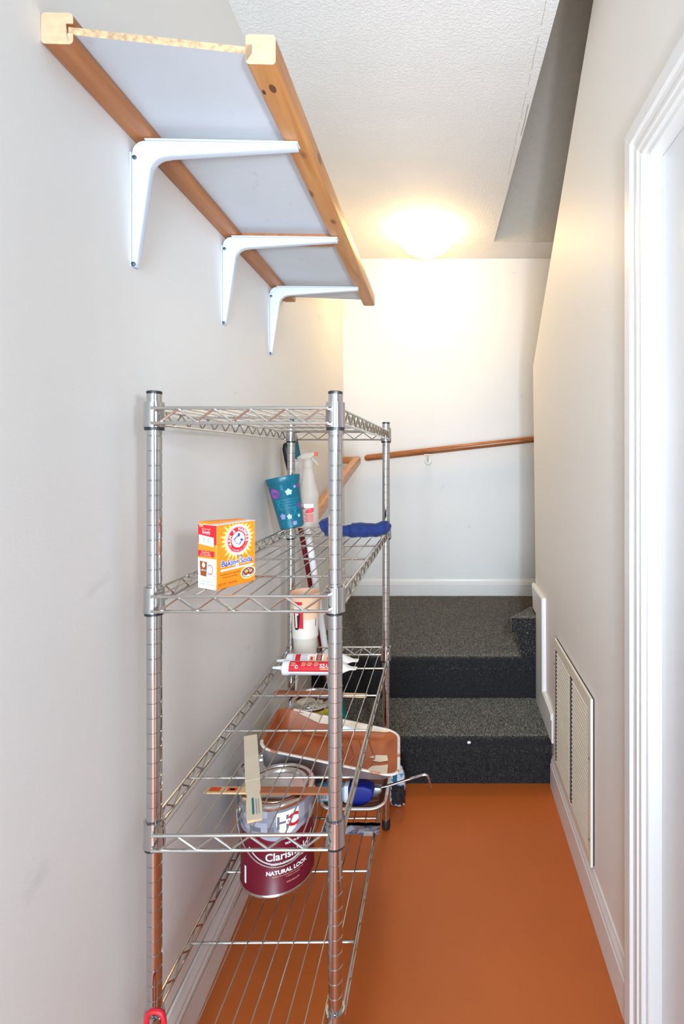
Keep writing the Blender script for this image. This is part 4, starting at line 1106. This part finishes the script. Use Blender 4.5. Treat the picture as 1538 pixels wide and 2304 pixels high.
# roller frame: steel rod with a grey ferrule
rf = thing('roller_frame', 'steel paint roller rod with hooked end sticking out past the shelf post', 'roller frame', (-0.215, 1.50, 0.334))
m = MB(); m.prism([(-0.008, -0.016), (0.010, -0.018), (0.030, -0.004), (0.028, 0.008), (0.004, 0.010), (-0.008, 0.004)], lambda x, z: (x, -0.010, z), lambda x, z: (x, 0.010, z)); m.bevel(0.003, 2); m.build('ferrule', M_tindull, rf)
m = MB(); m.tube([(0.0, 0, -0.002), (0.05, 0, 0.010), (0.10, 0, 0.026), (0.146, 0, 0.040), (0.153, 0, 0.041), (0.159, 0, 0.038), (0.163, 0, 0.028), (0.168, 0, 0.004)], 0.0036, 10); m.build('rod', M_chrome, rf)

# plastic wrapped roller covers on the floor under the shelving
pk = thing('wrapped_roller_pack', 'blue and white plastic wrapped pack lying on the floor behind the right post', 'pack', (-0.25, 1.925, 0.0))
def blob(name, c, rad, mat_, sd, M=None, nz=0.12, sub=4):
    m = MB(); r = bmesh.ops.create_icosphere(m.bm, subdivisions=sub, radius=1.0); random.seed(sd); ph = [random.uniform(0, 6) for _ in range(6)]
    for v in m.bm.verts:
        p = v.co.copy()
        k = 1 + nz * (math.sin(5 * p.x + ph[0]) * math.sin(4 * p.y + ph[1]) + 0.6 * math.sin(9 * p.z + 7 * p.x + ph[2]) + 0.4 * math.sin(15 * p.y + 11 * p.z + ph[3]))
        q = [math.copysign(abs(t) ** 0.7, t) for t in p]
        v.co = Vector((c[0] + q[0] * rad[0] * k, c[1] + q[1] * rad[1] * k, max(0.0008, c[2] + q[2] * rad[2] * k)))
    return m.build(name, mat_, pk)
blob('wrapper', (0.068, 0.0, 0.076), (0.030, 0.034, 0.066), M_lam, 4)
blob('dark_roller_nap', (0.074, -0.022, 0.066), (0.024, 0.028, 0.036), M_bristle, 8, nz=0.18)
m = MB(); m.box(0.055, 0.070, -0.036, -0.032, 0.110, 0.145); m.bevel(0.003, 1); m.build('blue_label', M_teal, pk)

fw = thing('plastic_wrapper', 'flattened blue and white printed plastic wrapper sticking out under the small tray', 'wrapper', (-0.262, 1.415, cz))
random.seed(21); m = MB(); n = 13; g = []
for i in range(n):
    for j in range(5):
        g.append(m.bm.verts.new((-0.075 + 0.155 * i / (n - 1), -0.020 + 0.05 * j / 4 + random.uniform(-.002, .002), 0.0012 + (random.uniform(0, 0.010) if j < 3 else 0.0))))
for i in range(n - 1):
    for j in range(4): m.bm.faces.new((g[i * 5 + j], g[(i + 1) * 5 + j], g[(i + 1) * 5 + j + 1], g[i * 5 + j + 1]))
bmesh.ops.solidify(m.bm, geom=m.bm.faces[:], thickness=0.0008)
m.build('wrapper_film', M_lam, fw, smooth=False)
m = MB(); m.box(0.040, 0.066, -0.0235, -0.020, 0.002, 0.014); m.bevel(0.001, 1); m.build('grey_tape', M_tindull, fw)

# ---- long handled tools leaning in the corner behind the shelving
def pole(p, q, r, mat_, root, name, seg=14):
    m = MB(); m.rod(Vector(p) - root.location, Vector(q) - root.location, r, seg); return m.build(name, mat_, root)
b0 = (-0.492, 2.20, 0.30); b1 = (-0.604, 1.965, 1.33)
def on(a, b_, t): return tuple(a[i] + (b_[i] - a[i]) * t for i in range(3))
bm_ = thing('broom', 'dark red handled broom with black grip and teal head leaning behind the shelving', 'broom', (-0.470, 2.205, 0.184))
pole(b0, on(b0, b1, 0.88), 0.0100, M_redd, bm_, 'handle')
m = MB(); m.tube([Vector(on(b0, b1, t_)) - bm_.location for t_ in (0.82, 0.90, 0.945, 0.985, 1.0, 1.006)], [0.0115, 0.0115, 0.0150, 0.0150, 0.010, 0.004], 14); m.build('grip', M_black, bm_)
pole(on(b0, b1, -0.02), on(b0, b1, 0.04), 0.0135, M_teal, bm_, 'socket')
m = MB(); m.box(-0.062, 0.030, -0.015, 0.018, 0.072, 0.100); m.bevel(0.006, 2); m.build('broom_head', M_teal, bm_)
m = MB(); m.prism([(-0.066, 0.001), (0.052, 0.001), (0.030, 0.075), (-0.060, 0.075)], lambda x, z: (x, -0.016, z), lambda x, z: (x, 0.019, z)); m.build('bristles', M_teals, bm_)
mp_ = thing('mop_handle', 'thick white pole with teal grip leaning beside the dark red broom handle', 'pole', (-0.458, 2.16, 0.184))
w0_ = (-0.458, 2.16, 0.200); w1_ = (-0.558, 1.93, 1.33)
pole(w0_, on(w0_, w1_, 0.96), 0.0125, M_white, mp_, 'pole_tube'); pole(on(w0_, w1_, -0.008), on(w0_, w1_, 0.03), 0.0140, M_white, mp_, 'end_cap')
m = MB(); m.tube([Vector(on(w0_, w1_, t_)) - mp_.location for t_ in (0.955, 0.975, 1.02, 1.08)], [0.0140, 0.0135, 0.0115, 0.0085], 14); m.build('grip', M_teal, mp_)

# red plastic loop at the near left corner of the lowest shelf
rl = thing('plastic_loop', 'bright red plastic loop handle at the near left corner of the lowest shelf', 'loop', (-0.503, 0.905, ZS[3] - 0.012))
m = MB(); pts = []
for k in range(24):
    a = 2 * PI * k / 24; c_, s_ = math.cos(a), math.sin(a)
    pts.append((0.0155 * math.copysign(abs(c_) ** 0.6, c_), 0.0, 0.034 + 0.034 * math.copysign(abs(s_) ** 0.6, s_)))
m.tube(pts, 0.0045, 8, closed=True); m.build('loop_ring', M_red, rl)
